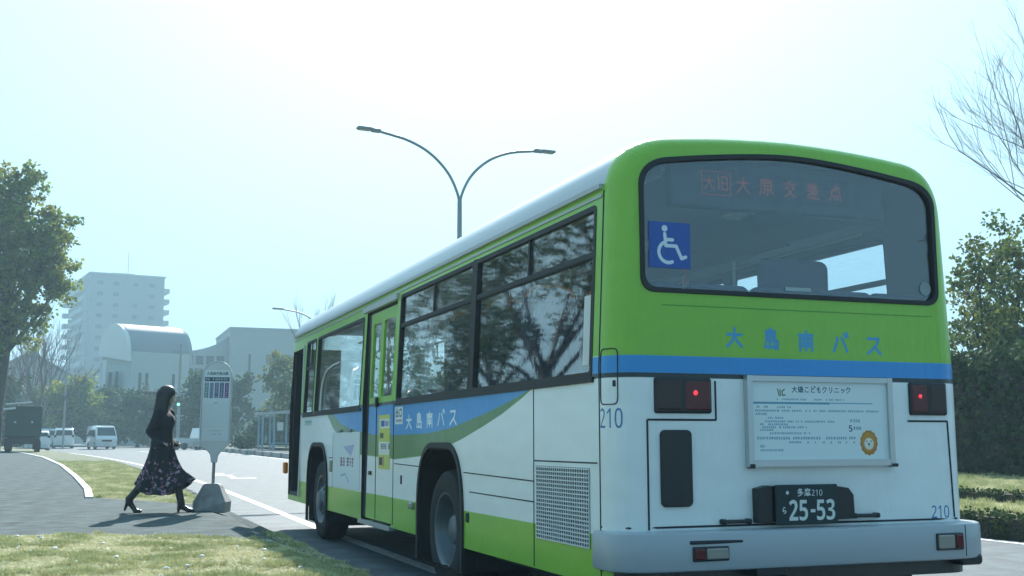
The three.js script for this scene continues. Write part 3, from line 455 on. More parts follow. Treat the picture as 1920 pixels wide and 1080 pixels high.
// rear end fittings
{
  const z = RZ, rp = (u, y, o = 0.001) => rearPt(u, y, o);
  for (const s of [[[0.205, 0.7], [0.205, 1.3], [0.64, 1.3], [0.64, 1.52]], [[0.24, 1.3], [0.24, 1.3]], [[1.97, 1.3], [2.27, 1.3], [2.29, 0.72]], [[-0.1, 0.712], [2.5, 0.712]], [[0.3, 1.945], [2.2, 1.945]]]) {
    const pts = []; s.forEach(([u, y], i) => { if (!i) pts.push(rp(u, y)); else { const [pu, py] = s[i - 1]; for (let k = 1; k <= 14; k++) pts.push(rp(lerp(pu, u, k / 14), lerp(py, y, k / 14))); } });
    const g = []; for (let i = 0; i + 1 < pts.length; i++) if (pts[i].distanceTo(pts[i + 1]) > 1e-4) g.push(rod(pts[i], pts[i + 1], s[0][1] > 1.9 ? 0.003 : 0.006, undefined, 5)); if (g.length) bp('panel_seam', g, s[0][1] > 1.9 ? M.green : M.seam);
  }
  { const pts = []; for (let k = 0; k <= 40; k++) { const a = k / 40 * 2 * Math.PI, c = Math.cos(a), s = Math.sin(a), e = 0.35; pts.push(rp(-0.022 + 0.062 * Math.sign(c) * Math.abs(c) ** e, 1.54 + 0.155 * Math.sign(s) * Math.abs(s) ** 0.2)); } bp('flap_seam', pts.slice(1).map((p, i) => rod(pts[i], p, 0.0035)), M.seam); const k = rp(0.02, 1.5, 0.002); bp('flap_latch', rbox(0.02, 0.035, 0.01, k.x, k.y, k.z, 0.004), M.black); }
  const lamp = (x0, x1, red, other) => {
    const h = bp('tail_lamp', rbox(x1 - x0, 0.2, 0.04, (x0 + x1) / 2, 1.435, z, 0.015), M.black), m = lerp(x0, x1, 0.49);
    bp('lens', rbox(m - x0 - 0.02, 0.165, 0.02, (x0 + m) / 2, 1.435, z + 0.014, 0.01), red ? M.redLens : M.darkLens, h); bp('lens', rbox(x1 - m - 0.02, 0.165, 0.02, (x1 + m) / 2, 1.435, z + 0.014, 0.01), other ? M.redLens : M.darkLens, h);
    return h;
  };
  const l1 = lamp(0.249, 0.61, false, true), l2 = lamp(1.985, 2.265, true, false);
  bp('lit_bulb', new THREE.SphereGeometry(0.015, 12, 8).scale(1, 1, 0.5).translate(0.5, 1.45, z + 0.025), M.bulb, l1); bp('lit_bulb', new THREE.SphereGeometry(0.013, 12, 8).scale(1, 1, 0.5).translate(2.055, 1.45, z + 0.025), M.bulb, l2);
  // advertising board
  const A = [0.845, 1.815, 1.055, 1.54], board = bp('advert_board', boxy(A[0], A[1], A[2], A[3], z + 0.004, z + 0.025), M.whiteMatt);
  bp('frame', [boxy(A[0] - 0.02, A[0] + 0.014, A[2] - 0.02, A[3] + 0.015, z + 0.002, z + 0.045), boxy(A[1] - 0.014, A[1] + 0.02, A[2] - 0.02, A[3] + 0.015, z + 0.002, z + 0.045), boxy(A[0] + 0.014, A[1] - 0.014, A[3] - 0.016, A[3] + 0.014, z + 0.002, z + 0.043), boxy(A[0] + 0.014, A[1] - 0.014, A[2] - 0.018, A[2] + 0.02, z + 0.002, z + 0.043)], M.alu, board);
  bp('frame_corner', rbox(0.03, 0.025, 0.05, A[0], A[2] - 0.015, z + 0.03, 0.005), M.black, board); bp('frame_corner', rbox(0.04, 0.02, 0.05, A[1] + 0.012, A[2] - 0.016, z + 0.03, 0.005), M.black, board);
  bp('poster', new THREE.PlaneGeometry(A[1] - A[0] - 0.02, A[3] - A[2] - 0.03).translate((A[0] + A[1]) / 2, (A[2] + A[3]) / 2, z + 0.027), std(lin(1, 1, 1), 0.4, { map: canvas(1024, 500, (g, w, h) => {
    g.fillStyle = '#dfe7e6'; g.fillRect(0, 0, w, h); g.strokeStyle = '#2c4a68'; glyphs(g, ['dai', 'iso', 'hko', 'hdo', 'hmo', 'kku', 'kri', 'kni', 'ktu', 'kku'], 300, 30, 42, 5, 45);
    g.strokeStyle = '#54724a'; g.lineWidth = 8; g.beginPath(); g.moveTo(196, 50); g.lineTo(206, 90); g.moveTo(214, 54); g.lineTo(216, 92); g.moveTo(246, 52); g.lineTo(228, 64); g.lineTo(232, 90); g.lineTo(250, 88); g.stroke();
    scribble(g, 190, 700, 108, 14, '#6d93a6', 0.3); g.fillStyle = '#5f97ad'; g.fillRect(18, 132, 560, 13); g.fillStyle = '#8db4c2'; g.fillRect(578, 132, 330, 9);
    const row = (x0, x1, y, s = 15, gap = 0.12) => scribble(g, x0, x1, y, s, '#56849d', gap);
    row(40, 120, 156); row(190, 280, 158); row(30, 970, 180, 15, 0.1); row(34, 110, 200, 17); row(120, 240, 226, 14, 0.2); row(100, 600, 248, 15, 0.15); row(60, 260, 266, 16); row(60, 400, 284, 16, 0.15); row(60, 150, 302, 14); row(130, 430, 322, 15, 0.2); row(40, 770, 350, 20, 0.05); row(270, 350, 378, 16); for (let i = 0; i < 8; i++) row(400 + i * 58, 412 + i * 58, 380, 15, 0);
    row(60, 220, 428, 15, 0.1); row(60, 90, 400, 20); row(730, 790, 238, 22, 0.1); g.fillStyle = '#2c4a68'; g.font = 'bold 58px sans-serif'; g.fillText('5', 716, 318); row(754, 800, 284, 24, 0);
    g.fillStyle = '#b5792f'; g.beginPath(); for (let i = 0; i <= 60; i++) { const a = i / 60 * 6.2832, k = 1 + 0.04 * Math.sin(a * 13); g.lineTo(868 + 66 * k * Math.cos(a), 390 + 80 * k * Math.sin(a)); } g.fill(); g.fillStyle = '#c98d3a'; g.beginPath(); g.ellipse(868, 384, 52, 62, 0, 0, 7); g.fill();
    g.fillStyle = '#e3e0d4'; g.beginPath(); g.ellipse(868, 396, 36, 38, 0, 0, 7); g.fill(); g.fillStyle = '#2a3038'; for (const x of [852, 884]) { g.beginPath(); g.arc(x, 380, 4.5, 0, 7); g.fill(); } g.beginPath(); g.ellipse(868, 398, 8, 6, 0, 0, 7); g.fill(); g.fillRect(867, 400, 2.5, 14);
  }) }), board);
  bp('vent_panel', extr(rshape(0.287, 0.47, 0.827, 1.238, 0.025), 0.012, 0.006).translate(0, 0, z), M.black);
  const bk = bp('plate_bracket', [extr(polyShape([[0.87, 0.73], [1.16, 0.73], [1.16, 0.92], [0.93, 0.925], [0.87, 0.91]]), 0.05, 0.006).translate(0, 0, z), extr(polyShape([[1.2, 0.735], [1.515, 0.74], [1.51, 0.87], [1.48, 0.905], [1.38, 0.92], [1.2, 0.92]]), 0.05, 0.006).translate(0, 0, z)], M.black); void bk;
  const pl = bp('licence_plate', rbox(0.42, 0.225, 0.012, 1.178, 0.823, z + 0.07, 0.006), std(lin(0.008, 0.022, 0.025), 0.45));
  bp('plate_characters', new THREE.PlaneGeometry(0.41, 0.215).translate(1.178, 0.823, z + 0.0775), std(lin(1, 1, 1), 0.5, { map: canvas(512, 268, (g, w, h) => {
    g.fillStyle = '#0e2a2e'; g.fillRect(0, 0, w, h); g.strokeStyle = g.fillStyle = '#d5dad4'; glyph(g, 'ta', 172, 22, 54, 6); glyph(g, 'ma', 232, 22, 54, 6); g.font = '58px sans-serif'; g.fillText('210', 292, 74);
    glyph(g, 'hra', 38, 146, 50, 7); g.save(); g.translate(96, 244); g.scale(0.86, 1.12); g.font = 'bold 178px sans-serif'; g.fillText('25', 0, 0); g.fillText('53', 268, 0); g.fillRect(216, -68, 46, 20); g.restore(); g.beginPath(); g.arc(92, 50, 13, 0, 7); g.fill();
  }) }), pl);
  for (const [x0, x1, y] of [[0.645, 0.835, 0.735], [1.523, 1.71, 0.748]]) bp('hatch_handle', [rbox(x1 - x0, 0.022, 0.03, (x0 + x1) / 2, y, z + 0.03, 0.01), rbox(0.03, 0.03, 0.05, x0 + 0.015, y, z + 0.02, 0.01), rbox(0.03, 0.03, 0.05, x1 - 0.015, y, z + 0.02, 0.01)], M.black);
  // bumper wrapping the corners
  const out = new THREE.Shape(), r = 0.2, x0 = -0.012, x1 = BW + 0.04, zb = 0.29; out.moveTo(x0, 0.75); out.lineTo(x0, -zb + r); out.quadraticCurveTo(x0, -zb + 0.03, x0 + r * 1.2, -zb + 0.012); out.quadraticCurveTo(HW, -zb - 0.03, x1 - r * 1.2, -zb + 0.012); out.quadraticCurveTo(x1, -zb + 0.03, x1, -zb + r); out.lineTo(x1, 0.75); out.lineTo(x1 - 0.1, 0.75); out.lineTo(x1 - 0.1, 0.0); out.lineTo(x0 + 0.1, 0.0); out.lineTo(x0 + 0.1, 0.75);
  const bs = new THREE.Shape(); bs.moveTo(x0, 0.02); bs.lineTo(x0, -zb + r); bs.quadraticCurveTo(x0, -zb + 0.03, x0 + r * 1.2, -zb + 0.012); bs.quadraticCurveTo(HW, -zb - 0.03, x1 - r * 1.2, -zb + 0.012); bs.quadraticCurveTo(x1, -zb + 0.03, x1, -zb + r); bs.lineTo(x1, 0.02);
  const bumper = bp('rear_bumper', toCreasedNormals(extr(bs, 0.168, 0.022, 14).rotateX(-Math.PI / 2).translate(0, 0.503, 0), 0.6), M.silver);
  bp('bumper_joint', poly([[2.26, 0.5, 0.296], [2.26, 0.68, 0.296]], 0.004), M.seam, bumper);
  const fog = (xa, xb, y0, y1, flip) => { const c = bp('bumper_lamp', rbox(xb - xa, y1 - y0, 0.04, (xa + xb) / 2, (y0 + y1) / 2, zb + 0.01, 0.01), M.black, bumper), m = lerp(xa, xb, flip ? 0.66 : 0.34); void c; const q = (a, b, mt) => bp('bumper_lens', rbox(b - a, y1 - y0 - 0.02, 0.02, (a + b) / 2, (y0 + y1) / 2, zb + 0.028, 0.012), mt, bumper); if (flip) { q(xa + 0.008, m - 0.004, M.clearLens); q(m + 0.004, xb - 0.008, M.redLens); } else { q(xa + 0.008, m - 0.004, M.redLens); q(m + 0.004, xb - 0.008, M.clearLens); } };
  fog(0.4, 0.625, 0.535, 0.615, false); fog(2.03, 2.23, 0.54, 0.64, true);
  bp('lamp_hood', [rbox(0.33, 0.02, 0.03, 0.55, 0.637, zb + 0.012, 0.008)], M.seam, bumper);
  bp('tow_bracket', rbox(0.2, 0.075, 0.12, 0.9, 0.475, 0.25, 0.01), M.black); bp('rubber_pad', rbox(0.17, 0.07, 0.14, 2.33, 0.475, 0.2, 0.025), M.black);
  bp('exhaust_bracket', [rod(V(1.3, 0.47, 0.12), V(1.3, 0.3, 0.12), 0.014), rod(V(1.66, 0.47, 0.12), V(1.72, 0.3, 0.12), 0.014), rod(V(1.3, 0.3, 0.12), V(1.72, 0.3, 0.12), 0.014)], M.black);
}
// underbody, wheel wells, wheels
bp('underbody', [boxy(0.25, BW - 0.25, 0.3, 0.388, -10.2, -0.1), boxy(0.6, BW - 0.6, 0.25, 0.3, -4, -1)], BM.under);
for (const zc of [AX.rear, AX.front]) for (const s of [0, 1]) {
  const g = extr(archShape(zc, 0.6, 0.58, 1.12), 0.012).translate(0, 0, -0.6), w = extr((() => { const o = archShape(zc, 0.62, 0.6, 1.15); o.holes.push(archShape(zc, 0.585, 0.565, 1.115)); return o; })(), 0.58, 0, 10).translate(0, 0, -0.6);
  const lip = extr((() => { const o = archShape(zc, 0.645, 0.625, 1.175); o.holes.push(archShape(zc, 0.6, 0.58, 1.13)); return o; })(), 0.03, 0, 10).translate(0, 0, -0.012);
  const m = (q) => { q = toLeft(q); if (s) { q.scale(-1, 1, 1).translate(BW, 0, 0); const p = q.attributes.position, a = p.array; for (let i = 0; i < a.length; i += 9) for (let k = 0; k < 3; k++) { const t = a[i + 3 + k]; a[i + 3 + k] = a[i + 6 + k]; a[i + 6 + k] = t; } q.computeVertexNormals(); } return q; };
  const ww = bp('wheel_well', [m(strip(g)), m(strip(w))], BM.under); bp('arch_lip', m(strip(lip)), M.rubber, ww);
}
function wheel(x, zc, out, rear) {
  const T = [[0.285, -0.13], [0.3, -0.142], [0.38, -0.148], [0.44, -0.142], [0.468, -0.12], [0.478, -0.06], [0.478, 0.06], [0.468, 0.12], [0.44, 0.142], [0.38, 0.148], [0.3, 0.142], [0.285, 0.13]].map(([a, b]) => new THREE.Vector2(a, b));
  const R = (rear ? [[0.292, 0.135], [0.297, 0.142], [0.285, 0.138], [0.268, 0.1], [0.25, 0.02], [0.22, -0.03], [0.13, -0.05], [0.12, 0.06], [0.1, 0.085], [0, 0.088]] : [[0.292, 0.135], [0.297, 0.142], [0.28, 0.138], [0.262, 0.12], [0.25, 0.05], [0.215, 0.08], [0.15, 0.12], [0.12, 0.14], [0.11, 0.17], [0, 0.175]]).map(([a, b]) => new THREE.Vector2(a, b));
  const place = (g) => g.rotateZ(out < 0 ? Math.PI / 2 : -Math.PI / 2).translate(x, 0.478, zc);
  const w = bp('wheel', place(new THREE.LatheGeometry(T, 48)), M.tyre); bp('rim', place(new THREE.LatheGeometry(R, 40)), M.steel, w);
  for (let i = 0; i < 10; i++) { const a = i / 10 * 6.283; bp('wheel_nut', place(new THREE.CylinderGeometry(0.014, 0.016, 0.035, 6).translate(Math.cos(a) * 0.165, rear ? -0.03 : 0.115, Math.sin(a) * 0.165)), M.steel, w); }
}
for (const o of [-1, 1]) { const e = o < 0 ? 0.19 : BW - 0.19; wheel(e, AX.rear, o, true); wheel(e, AX.front, o, false); bp('inner_tyre', new THREE.CylinderGeometry(0.476, 0.476, 0.26, 40).rotateZ(Math.PI / 2).translate(o < 0 ? 0.5 : BW - 0.5, 0.478, AX.rear), M.tyre); }
bp('mud_flap', boxy(0.1, 0.5, 0.22, 0.6, AX.rear + 0.63, AX.rear + 0.645), M.rubber); bp('mud_flap', boxy(0.05, 0.4, 0.25, 0.62, AX.front + 0.66, AX.front + 0.675), M.rubber);
// interior
bp('cabin_floor', [boxy(0.66, BW - 0.66, 0.505, 0.54, -10.3, -4.2), boxy(0.08, BW - 0.08, 1.17, 1.2, -4.2, 0.1), boxy(0.66, BW - 0.66, 0.54, 1.19, -4.21, -4.2)], BM.floor);
{
  const seat = (x, z, y) => { const s = bp('passenger_seat', [rbox(0.44, 0.1, 0.42, x, y + 0.45, z - 0.2, 0.04)], BM.seat); bp('backrest', rbox(0.44, 0.66, 0.1, x, y + 0.8, z + 0.03, 0.08, 3), BM.seat, s); bp('grab_handle', tube([[x - 0.18, y + 1.05, z + 0.03], [x - 0.16, y + 1.18, z + 0.03], [x + 0.16, y + 1.18, z + 0.03], [x + 0.18, y + 1.05, z + 0.03]], 0.014), M.amber, s); };
  for (const z of [-1.5, -2.35, -3.2]) for (const x of [0.32, 0.78, 1.66, 2.12]) seat(x, z, 1.05);
  for (const z of [-6.4, -7.2]) seat(2.1, z, 0.54);
  for (const x of [0.35, 0.8, 1.25, 1.7, 2.12]) { const s = bp('rear_bench', rbox(0.44, 0.12, 0.45, x, 1.5, -0.3, 0.04), BM.seat); bp('backrest', rbox(0.44, 0.66, 0.12, x, 1.78, -0.05, 0.1, 3), BM.seat, s); }
  bp('tall_seat_back', rbox(0.52, 0.82, 0.12, 1.6, 1.95, -0.42, 0.14, 4), BM.seat);
  bp('driver_seat', [rbox(0.5, 0.7, 0.12, 1.85, 1.35, -9.3, 0.08), rbox(0.28, 0.2, 0.1, 1.85, 1.8, -9.3, 0.06)], BM.seat);
  for (const x of [0.72, 1.7]) { bp('handrail', [rod(V(x, 2.5, -9.2), V(x, 2.5, -0.6), 0.016)], M.steel); for (let i = 0; i < 11; i++) bp('strap_handle', [boxy(x - 0.012, x + 0.012, 2.3, 2.5, -8.8 + i * 0.75, -8.795 + i * 0.75), new THREE.TorusGeometry(0.05, 0.009, 6, 14).translate(x, 2.26, -8.8 + i * 0.75)], M.whiteMatt); }
  for (const [x, z, y] of [[0.72, -4.3, 0.95], [1.7, -4.3, 0.95], [1.7, -6, 0.54], [0.72, -7.6, 0.54], [1.7, -2, 1]]) bp('grab_pole', rod(V(x, y, z), V(x, 2.9, z), 0.017), M.amber);
  for (let i = 0; i < 5; i++) bp('ceiling_lamp', rbox(0.16, 0.03, 1.1, 0.6, 2.87, -8.6 + i * 1.9, 0.01), M.whiteMatt), bp('ceiling_lamp', rbox(0.16, 0.03, 1.1, 1.83, 2.87, -8.6 + i * 1.9, 0.01), M.whiteMatt);
  bp('window_advert', [toLeft(boxy(-4.3, -0.4, 2.56, 2.72, -0.15, -0.14)), toRight(boxy(0.5, 8.5, 2.58, 2.72, -0.15, -0.14))], std(lin(0.4, 0.42, 0.38), 0.8));
  bp('air_duct', [boxy(0.17, 0.42, 2.6, 2.74, -9.4, -0.3), boxy(BW - 0.42, BW - 0.17, 2.6, 2.74, -9.4, -0.3)], BM.inner);
  bp('windscreen', extr(rshape(0.13, BW - 0.13, 1.21, 2.71, 0.12), 0.006).translate(0, 0, FZ + 0.02), M.glass);
  bp('dashboard', rbox(1.5, 0.5, 0.5, 1.6, 1.1, -10.1, 0.06), M.black);
}

// ---------------------------------------------------------------- bus stop sign
{
  const s = thing('bus_stop_sign', 'round-topped white bus stop sign on a concrete foot beside the walking woman', 'sign', [-1.02, vy(-1.05, -10.4), -10.4], -20.5 * D2R); s.scale.setScalar(0.92);
  const foot = new THREE.Shape(); foot.moveTo(-0.215, 0); foot.lineTo(0.215, 0); foot.lineTo(0.222, 0.13); foot.lineTo(0.125, 0.33); foot.quadraticCurveTo(0.11, 0.385, 0.07, 0.385); foot.lineTo(-0.07, 0.385); foot.quadraticCurveTo(-0.11, 0.385, -0.125, 0.33); foot.lineTo(-0.222, 0.13);
  const fg = extr(foot, 0.36, 0.02).translate(0, 0, -0.18); { const p = fg.attributes.position; for (let i = 0; i < p.count; i++) { const y = p.getY(i); if (y > 0.13) p.setZ(i, p.getZ(i) * (1 - 0.5 * Math.min(1, (y - 0.13) / 0.24))); } fg.computeVertexNormals(); }
  mesh('foot', fg, M.concrete, s);
  const tilt = (g) => g.rotateZ(-0.012);
  mesh('pole', tilt(cyl(0.024, 0.024, 0.9, 0, 0.3, 0)), M.galv, s);
  const o = new THREE.Shape(); o.moveTo(-0.035, 0.72); o.lineTo(-0.05, 0.82); o.quadraticCurveTo(-0.08, 0.88, -0.19, 0.97); o.quadraticCurveTo(-0.222, 1.0, -0.222, 1.06); o.lineTo(-0.215, 2.0); o.absarc(0, 2.0, 0.215, Math.PI, 0, true); o.lineTo(0.222, 1.06); o.quadraticCurveTo(0.222, 1.0, 0.19, 0.97); o.quadraticCurveTo(0.08, 0.88, 0.05, 0.82); o.lineTo(0.035, 0.72);
  const panel = mesh('panel', tilt(extr(o, 0.035, 0.008, 16).translate(0, 0, -0.018)), M.whiteMatt, s);
  mesh('rim', tilt(tube([[-0.225, 1.05, 0.02], [-0.222, 1.6, 0.02], [-0.22, 1.97, 0.02], [-0.19, 2.11, 0.02], [-0.11, 2.19, 0.02], [0, 2.222, 0.02], [0.11, 2.19, 0.02], [0.19, 2.11, 0.02], [0.22, 1.97, 0.02], [0.222, 1.6, 0.02], [0.225, 1.05, 0.02]], 0.012, 6, 60)), M.alu, panel);
  mesh('notice', tilt(new THREE.PlaneGeometry(0.4, 1.06).translate(0, 1.565, 0.0275)), std(lin(1, 1, 1), 0.5, { map: canvas(400, 1060, (g, w, h) => {
    g.fillStyle = '#dfe5e4'; g.fillRect(0, 0, w, h); g.strokeStyle = '#44586c'; glyphs(g, ['dai', 'shima', 'minami', 'ko', 'sa', 'ten', 'hara'], 40, 30, 50, 6, 46);
    g.fillStyle = '#39495a'; g.fillRect(14, 110, 372, 62); scribble(g, 30, 370, 122, 38, '#b9c6cf', 0.05);
    for (let i = 0; i < 5; i++) { const x = 16 + i * 76; g.fillStyle = ['#6a7f87', '#8f9db4', '#5e6d88', '#454a78', '#5a4a7c'][i]; g.fillRect(x, 192, 60, 230); g.save(); g.translate(x + 50, 200); g.rotate(Math.PI / 2); scribble(g, 0, 210, 4, 36, ['#c9d5d8', '#5f6c84', '#c3a8bd', '#b9c0d6', '#cf9ab8'][i], 0.05); g.restore(); }
    g.strokeStyle = '#b9c7ca'; g.lineWidth = 3; g.strokeRect(30, 520, 340, 330); g.fillStyle = '#a9bcc2'; g.fillRect(160, 490, 70, 16); for (let i = 0; i < 14; i++) { g.fillStyle = '#cbd5d6'; g.fillRect(44, 540 + i * 22, 312, 4); } scribble(g, 90, 300, 900, 24, '#a3b5bb', 0.2); scribble(g, 120, 280, 950, 24, '#a3b5bb', 0.2);
  }) }), panel);
}

// ---------------------------------------------------------------- the walking woman
function sdfGeo(bones, c, half, res, k = 0.03) {
  const mc = new MarchingCubes(res, new THREE.MeshStandardMaterial(), false, false, 200000); mc.isolation = 0;
  const f = mc.field, seg = bones.map(([a, b, ra, rb]) => { const ax = a[0], ay = a[1], az = a[2], dx = b[0] - ax, dy = b[1] - ay, dz = b[2] - az; return [ax, ay, az, dx, dy, dz, 1 / Math.max(1e-9, dx * dx + dy * dy + dz * dz), ra, rb ?? ra]; });
  for (let z = 0; z < res; z++) for (let y = 0; y < res; y++) for (let x = 0; x < res; x++) {
    const px = c[0] + half * (2 * x / res - 1), py = c[1] + half * (2 * y / res - 1), pz = c[2] + half * (2 * z / res - 1); let d = 9;
    for (const s of seg) { const qx = px - s[0], qy = py - s[1], qz = pz - s[2]; let t = (qx * s[3] + qy * s[4] + qz * s[5]) * s[6]; t = t < 0 ? 0 : t > 1 ? 1 : t; const ex = qx - t * s[3], ey = qy - t * s[4], ez = qz - t * s[5], e = Math.sqrt(ex * ex + ey * ey + ez * ez) - (s[7] + t * (s[8] - s[7])); const h = Math.max(0, k - Math.abs(d - e)) / k; d = Math.min(d, e) - h * h * k * 0.25; }
    f[x + y * res + z * res * res] = -d;
  }
  mc.update();
  const n = mc.count, g = new THREE.BufferGeometry(), P = new Float32Array(mc.positionArray.slice(0, n * 3)); for (let i = 0; i < n * 3; i++) P[i] = P[i] * half + c[i % 3];
  g.setAttribute('position', new THREE.BufferAttribute(P, 3)); const w = mergeVertices(g, 1e-4); w.computeVertexNormals(); return w.toNonIndexed();
}
{
  const p = thing('person', 'woman in a dark floral long dress and heeled boots walking past the bus stop sign', 'person', [-1.74, vy(-1.74, -10.1), -10.1], -25 * D2R); p.scale.setScalar(0.925);
  const skin = std(lin(0.5, 0.33, 0.25), 0.55), cloth = std(lin(0.012, 0.012, 0.02), 0.85), leather = phys(lin(0.01, 0.01, 0.012), 0.3), hairM = std(lin(0.012, 0.009, 0.009), 0.45);
  const legF = [[0.03, 0.95, -0.08], [0.2, 0.56, -0.08], [0.3, 0.14, -0.08]], legR = [[0.0, 0.95, 0.08], [-0.1, 0.54, 0.08], [-0.4, 0.2, 0.08]];
  const armR = [[0.02, 1.42, 0.17], [-0.08, 1.16, 0.2], [0.05, 0.98, 0.2]], armL = [[0.05, 1.42, -0.17], [-0.02, 1.16, -0.21], [0.1, 0.98, -0.18]];
  const arm = (A, e = 0) => [[A[0], A[1], 0.052 + e, 0.042 + e], [A[1], A[2], 0.042 + e, 0.028 + e]], leg = (L, e = 0) => [[L[0], L[1], 0.085 + e, 0.055 + e], [L[1], L[2], 0.056 + e, 0.036 + e]];
  const torso = (e = 0) => [[[0.02, 1, -0.07], [0.02, 1, 0.07], 0.115 + e], [[0.03, 1.12, -0.04], [0.03, 1.12, 0.04], 0.1 + e], [[0.05, 1.3, -0.08], [0.05, 1.3, 0.08], 0.105 + e], [[0.03, 1.42, -0.14], [0.03, 1.42, 0.14], 0.05 + e], [[0.02, 1, 0], [0.05, 1.32, 0], 0.11 + e, 0.11 + e]];
  const head = [[[0.075, 1.7, 0], [0.095, 1.685, 0], 0.092], [[0.12, 1.62, 0], [0.14, 1.6, 0], 0.05, 0.04], [[0.172, 1.665, 0], [0.196, 1.645, 0], 0.012, 0.014], [[0.165, 1.615, -0.015], [0.165, 1.615, 0.015], 0.014], [[0.08, 1.67, 0.09], [0.08, 1.65, 0.092], 0.016], [[0.08, 1.67, -0.09], [0.08, 1.65, -0.092], 0.016], [[0.06, 1.62, 0], [0.04, 1.44, 0], 0.045, 0.05]];
  const turnHead = (g) => g.translate(-0.06, 0, 0).rotateY(68 * D2R).translate(0.06, 0, 0);
  const hand = (w, s) => { const B = [[[w[0], w[1], w[2]], [w[0] + 0.07, w[1] + 0.01, w[2]], 0.026, 0.028], [[w[0] + 0.02, w[1], w[2] - 0.018], [w[0] + 0.07, w[1] + 0.01, w[2] - 0.022], 0.016]], tips = [[-0.03, 0.034], [-0.011, 0.042], [0.009, 0.038], [0.028, 0.03]]; for (const [o, l] of tips) { const a = [w[0] + 0.075, w[1] + 0.012, w[2] + o], b = [a[0] + l * 0.8, a[1] - 0.012, a[2]], c = [b[0] + l * 0.35, b[1] - l * 0.6, a[2]]; B.push([a, b, 0.0095, 0.009], [b, c, 0.009, 0.0075]); } B.push([[w[0] + 0.02, w[1] + 0.01, w[2] - s * 0.02], [w[0] + 0.055, w[1] + 0.02, w[2] - s * 0.045], 0.011, 0.01], [[w[0] + 0.055, w[1] + 0.02, w[2] - s * 0.045], [w[0] + 0.082, w[1] + 0.014, w[2] - s * 0.045], 0.01, 0.008]); return sdfGeo(B, [w[0] + 0.06, w[1], w[2]], 0.1, 48, 0.012); };
  mesh('body', [sdfGeo([...torso(), ...arm(armR), ...arm(armL), ...leg(legF), ...leg(legR), [[0.05, 1.42, 0], [0.055, 1.56, 0], 0.05, 0.046]], [0, 0.92, 0], 0.95, 100), turnHead(sdfGeo(head, [0.09, 1.63, 0], 0.19, 56, 0.03)), hand(armR[2], 1), hand(armL[2], -1)], skin, p);
  for (const z of [-0.034, 0.034]) mesh('eye', turnHead(new THREE.SphereGeometry(0.01, 8, 6).translate(0.178, 1.685, z)), leather, p);
  mesh('top', sdfGeo([...torso(0.014), ...arm(armR, 0.018), ...arm(armL, 0.018), [armR[2], [armR[2][0] + 0.07, armR[2][1] - 0.0, armR[2][2]], 0.046, 0.04], [armL[2], [armL[2][0] + 0.07, armL[2][1], armL[2][2]], 0.046, 0.04]], [0.03, 1.2, 0], 0.42, 64), cloth, p);
  mesh('hair', sdfGeo([[[0.045, 1.72, 0], [0.075, 1.715, 0], 0.106], [[0.0, 1.68, -0.05], [0.0, 1.68, 0.05], 0.075], [[-0.01, 1.6, -0.06], [-0.09, 1.2, -0.07], 0.068, 0.05], [[-0.01, 1.6, 0.06], [-0.09, 1.2, 0.07], 0.068, 0.05], [[-0.01, 1.6, 0], [-0.1, 1.1, 0], 0.08, 0.06], [[0.1, 1.69, 0.07], [0.07, 1.36, 0.115], 0.052, 0.04], [[0.05, 1.6, 0.085], [0.0, 1.24, 0.13], 0.045, 0.035], [[0.07, 1.66, -0.075], [0.02, 1.3, -0.11], 0.035, 0.03]], [0, 1.46, 0], 0.42, 72, 0.04), hairM, p);
  // skirt
  const P = [], U = [], I = [], NA = 72, NR = 26;
  for (let r = 0; r <= NR; r++) { const t = r / NR; for (let a = 0; a <= NA; a++) { const th = a / NA * 2 * Math.PI, c = Math.cos(th), s = Math.sin(th), fold = (Math.sin(th * 9 + 0.7) + 0.5 * Math.sin(th * 5 + 2)) * 0.03 * t ** 1.3, hem = 0.255 + (c > 0 ? 0.2 * c ** 2.2 : 0.17 * c * c) + 0.015 * Math.sin(th * 9), y = lerp(1.12, hem, t); let rx = 0.14 + 0.05 * t + (c > 0 ? 0.215 : 0.175) * t ** 2.2, rz = 0.15 + 0.11 * t; const flick = c > 0.6 ? 0.07 * Math.max(0, t - 0.75) * 4 * (c - 0.6) / 0.4 : 0; P.push(0.02 + 0.01 * t + c * (rx + fold) + flick, y + flick * 0.3, s * (rz + fold)); U.push(a / NA, 1 - t); } }
  for (let r = 0; r < NR; r++) for (let a = 0; a < NA; a++) { const i = r * (NA + 1) + a, j = i + NA + 1; I.push(i, i + 1, j, i + 1, j + 1, j); }
  const g = new THREE.BufferGeometry(); g.setAttribute('position', new THREE.Float32BufferAttribute(P, 3)); g.setAttribute('uv', new THREE.Float32BufferAttribute(U, 2)); g.setIndex(I); g.computeVertexNormals();
  mesh('skirt', g, std(lin(1, 1, 1), 0.8, { side: THREE.DoubleSide, map: canvas(1024, 512, (c, w, h) => { c.fillStyle = '#14131d'; c.fillRect(0, 0, w, h); for (let i = 0; i < 420; i++) { const y = h * Math.pow(rnd(), 0.6), x = rnd() * w, s = rr(5, 17) * (0.5 + y / h * 0.6); if (y < h * 0.45 && rnd() < 0.88) continue; const col = ['#86687f', '#b0869a', '#6a4a66', '#c2a5ae', '#55344c', '#9c5a72'][Math.floor(rnd() * 6)]; c.fillStyle = col; for (let k = 0; k < 5; k++) { const a = k * 1.2566 + rnd(); c.beginPath(); c.ellipse(x + Math.cos(a) * s * 0.6, y + Math.sin(a) * s * 0.6, s * 0.5, s * 0.32, a, 0, 7); c.fill(); } } }) }), p);
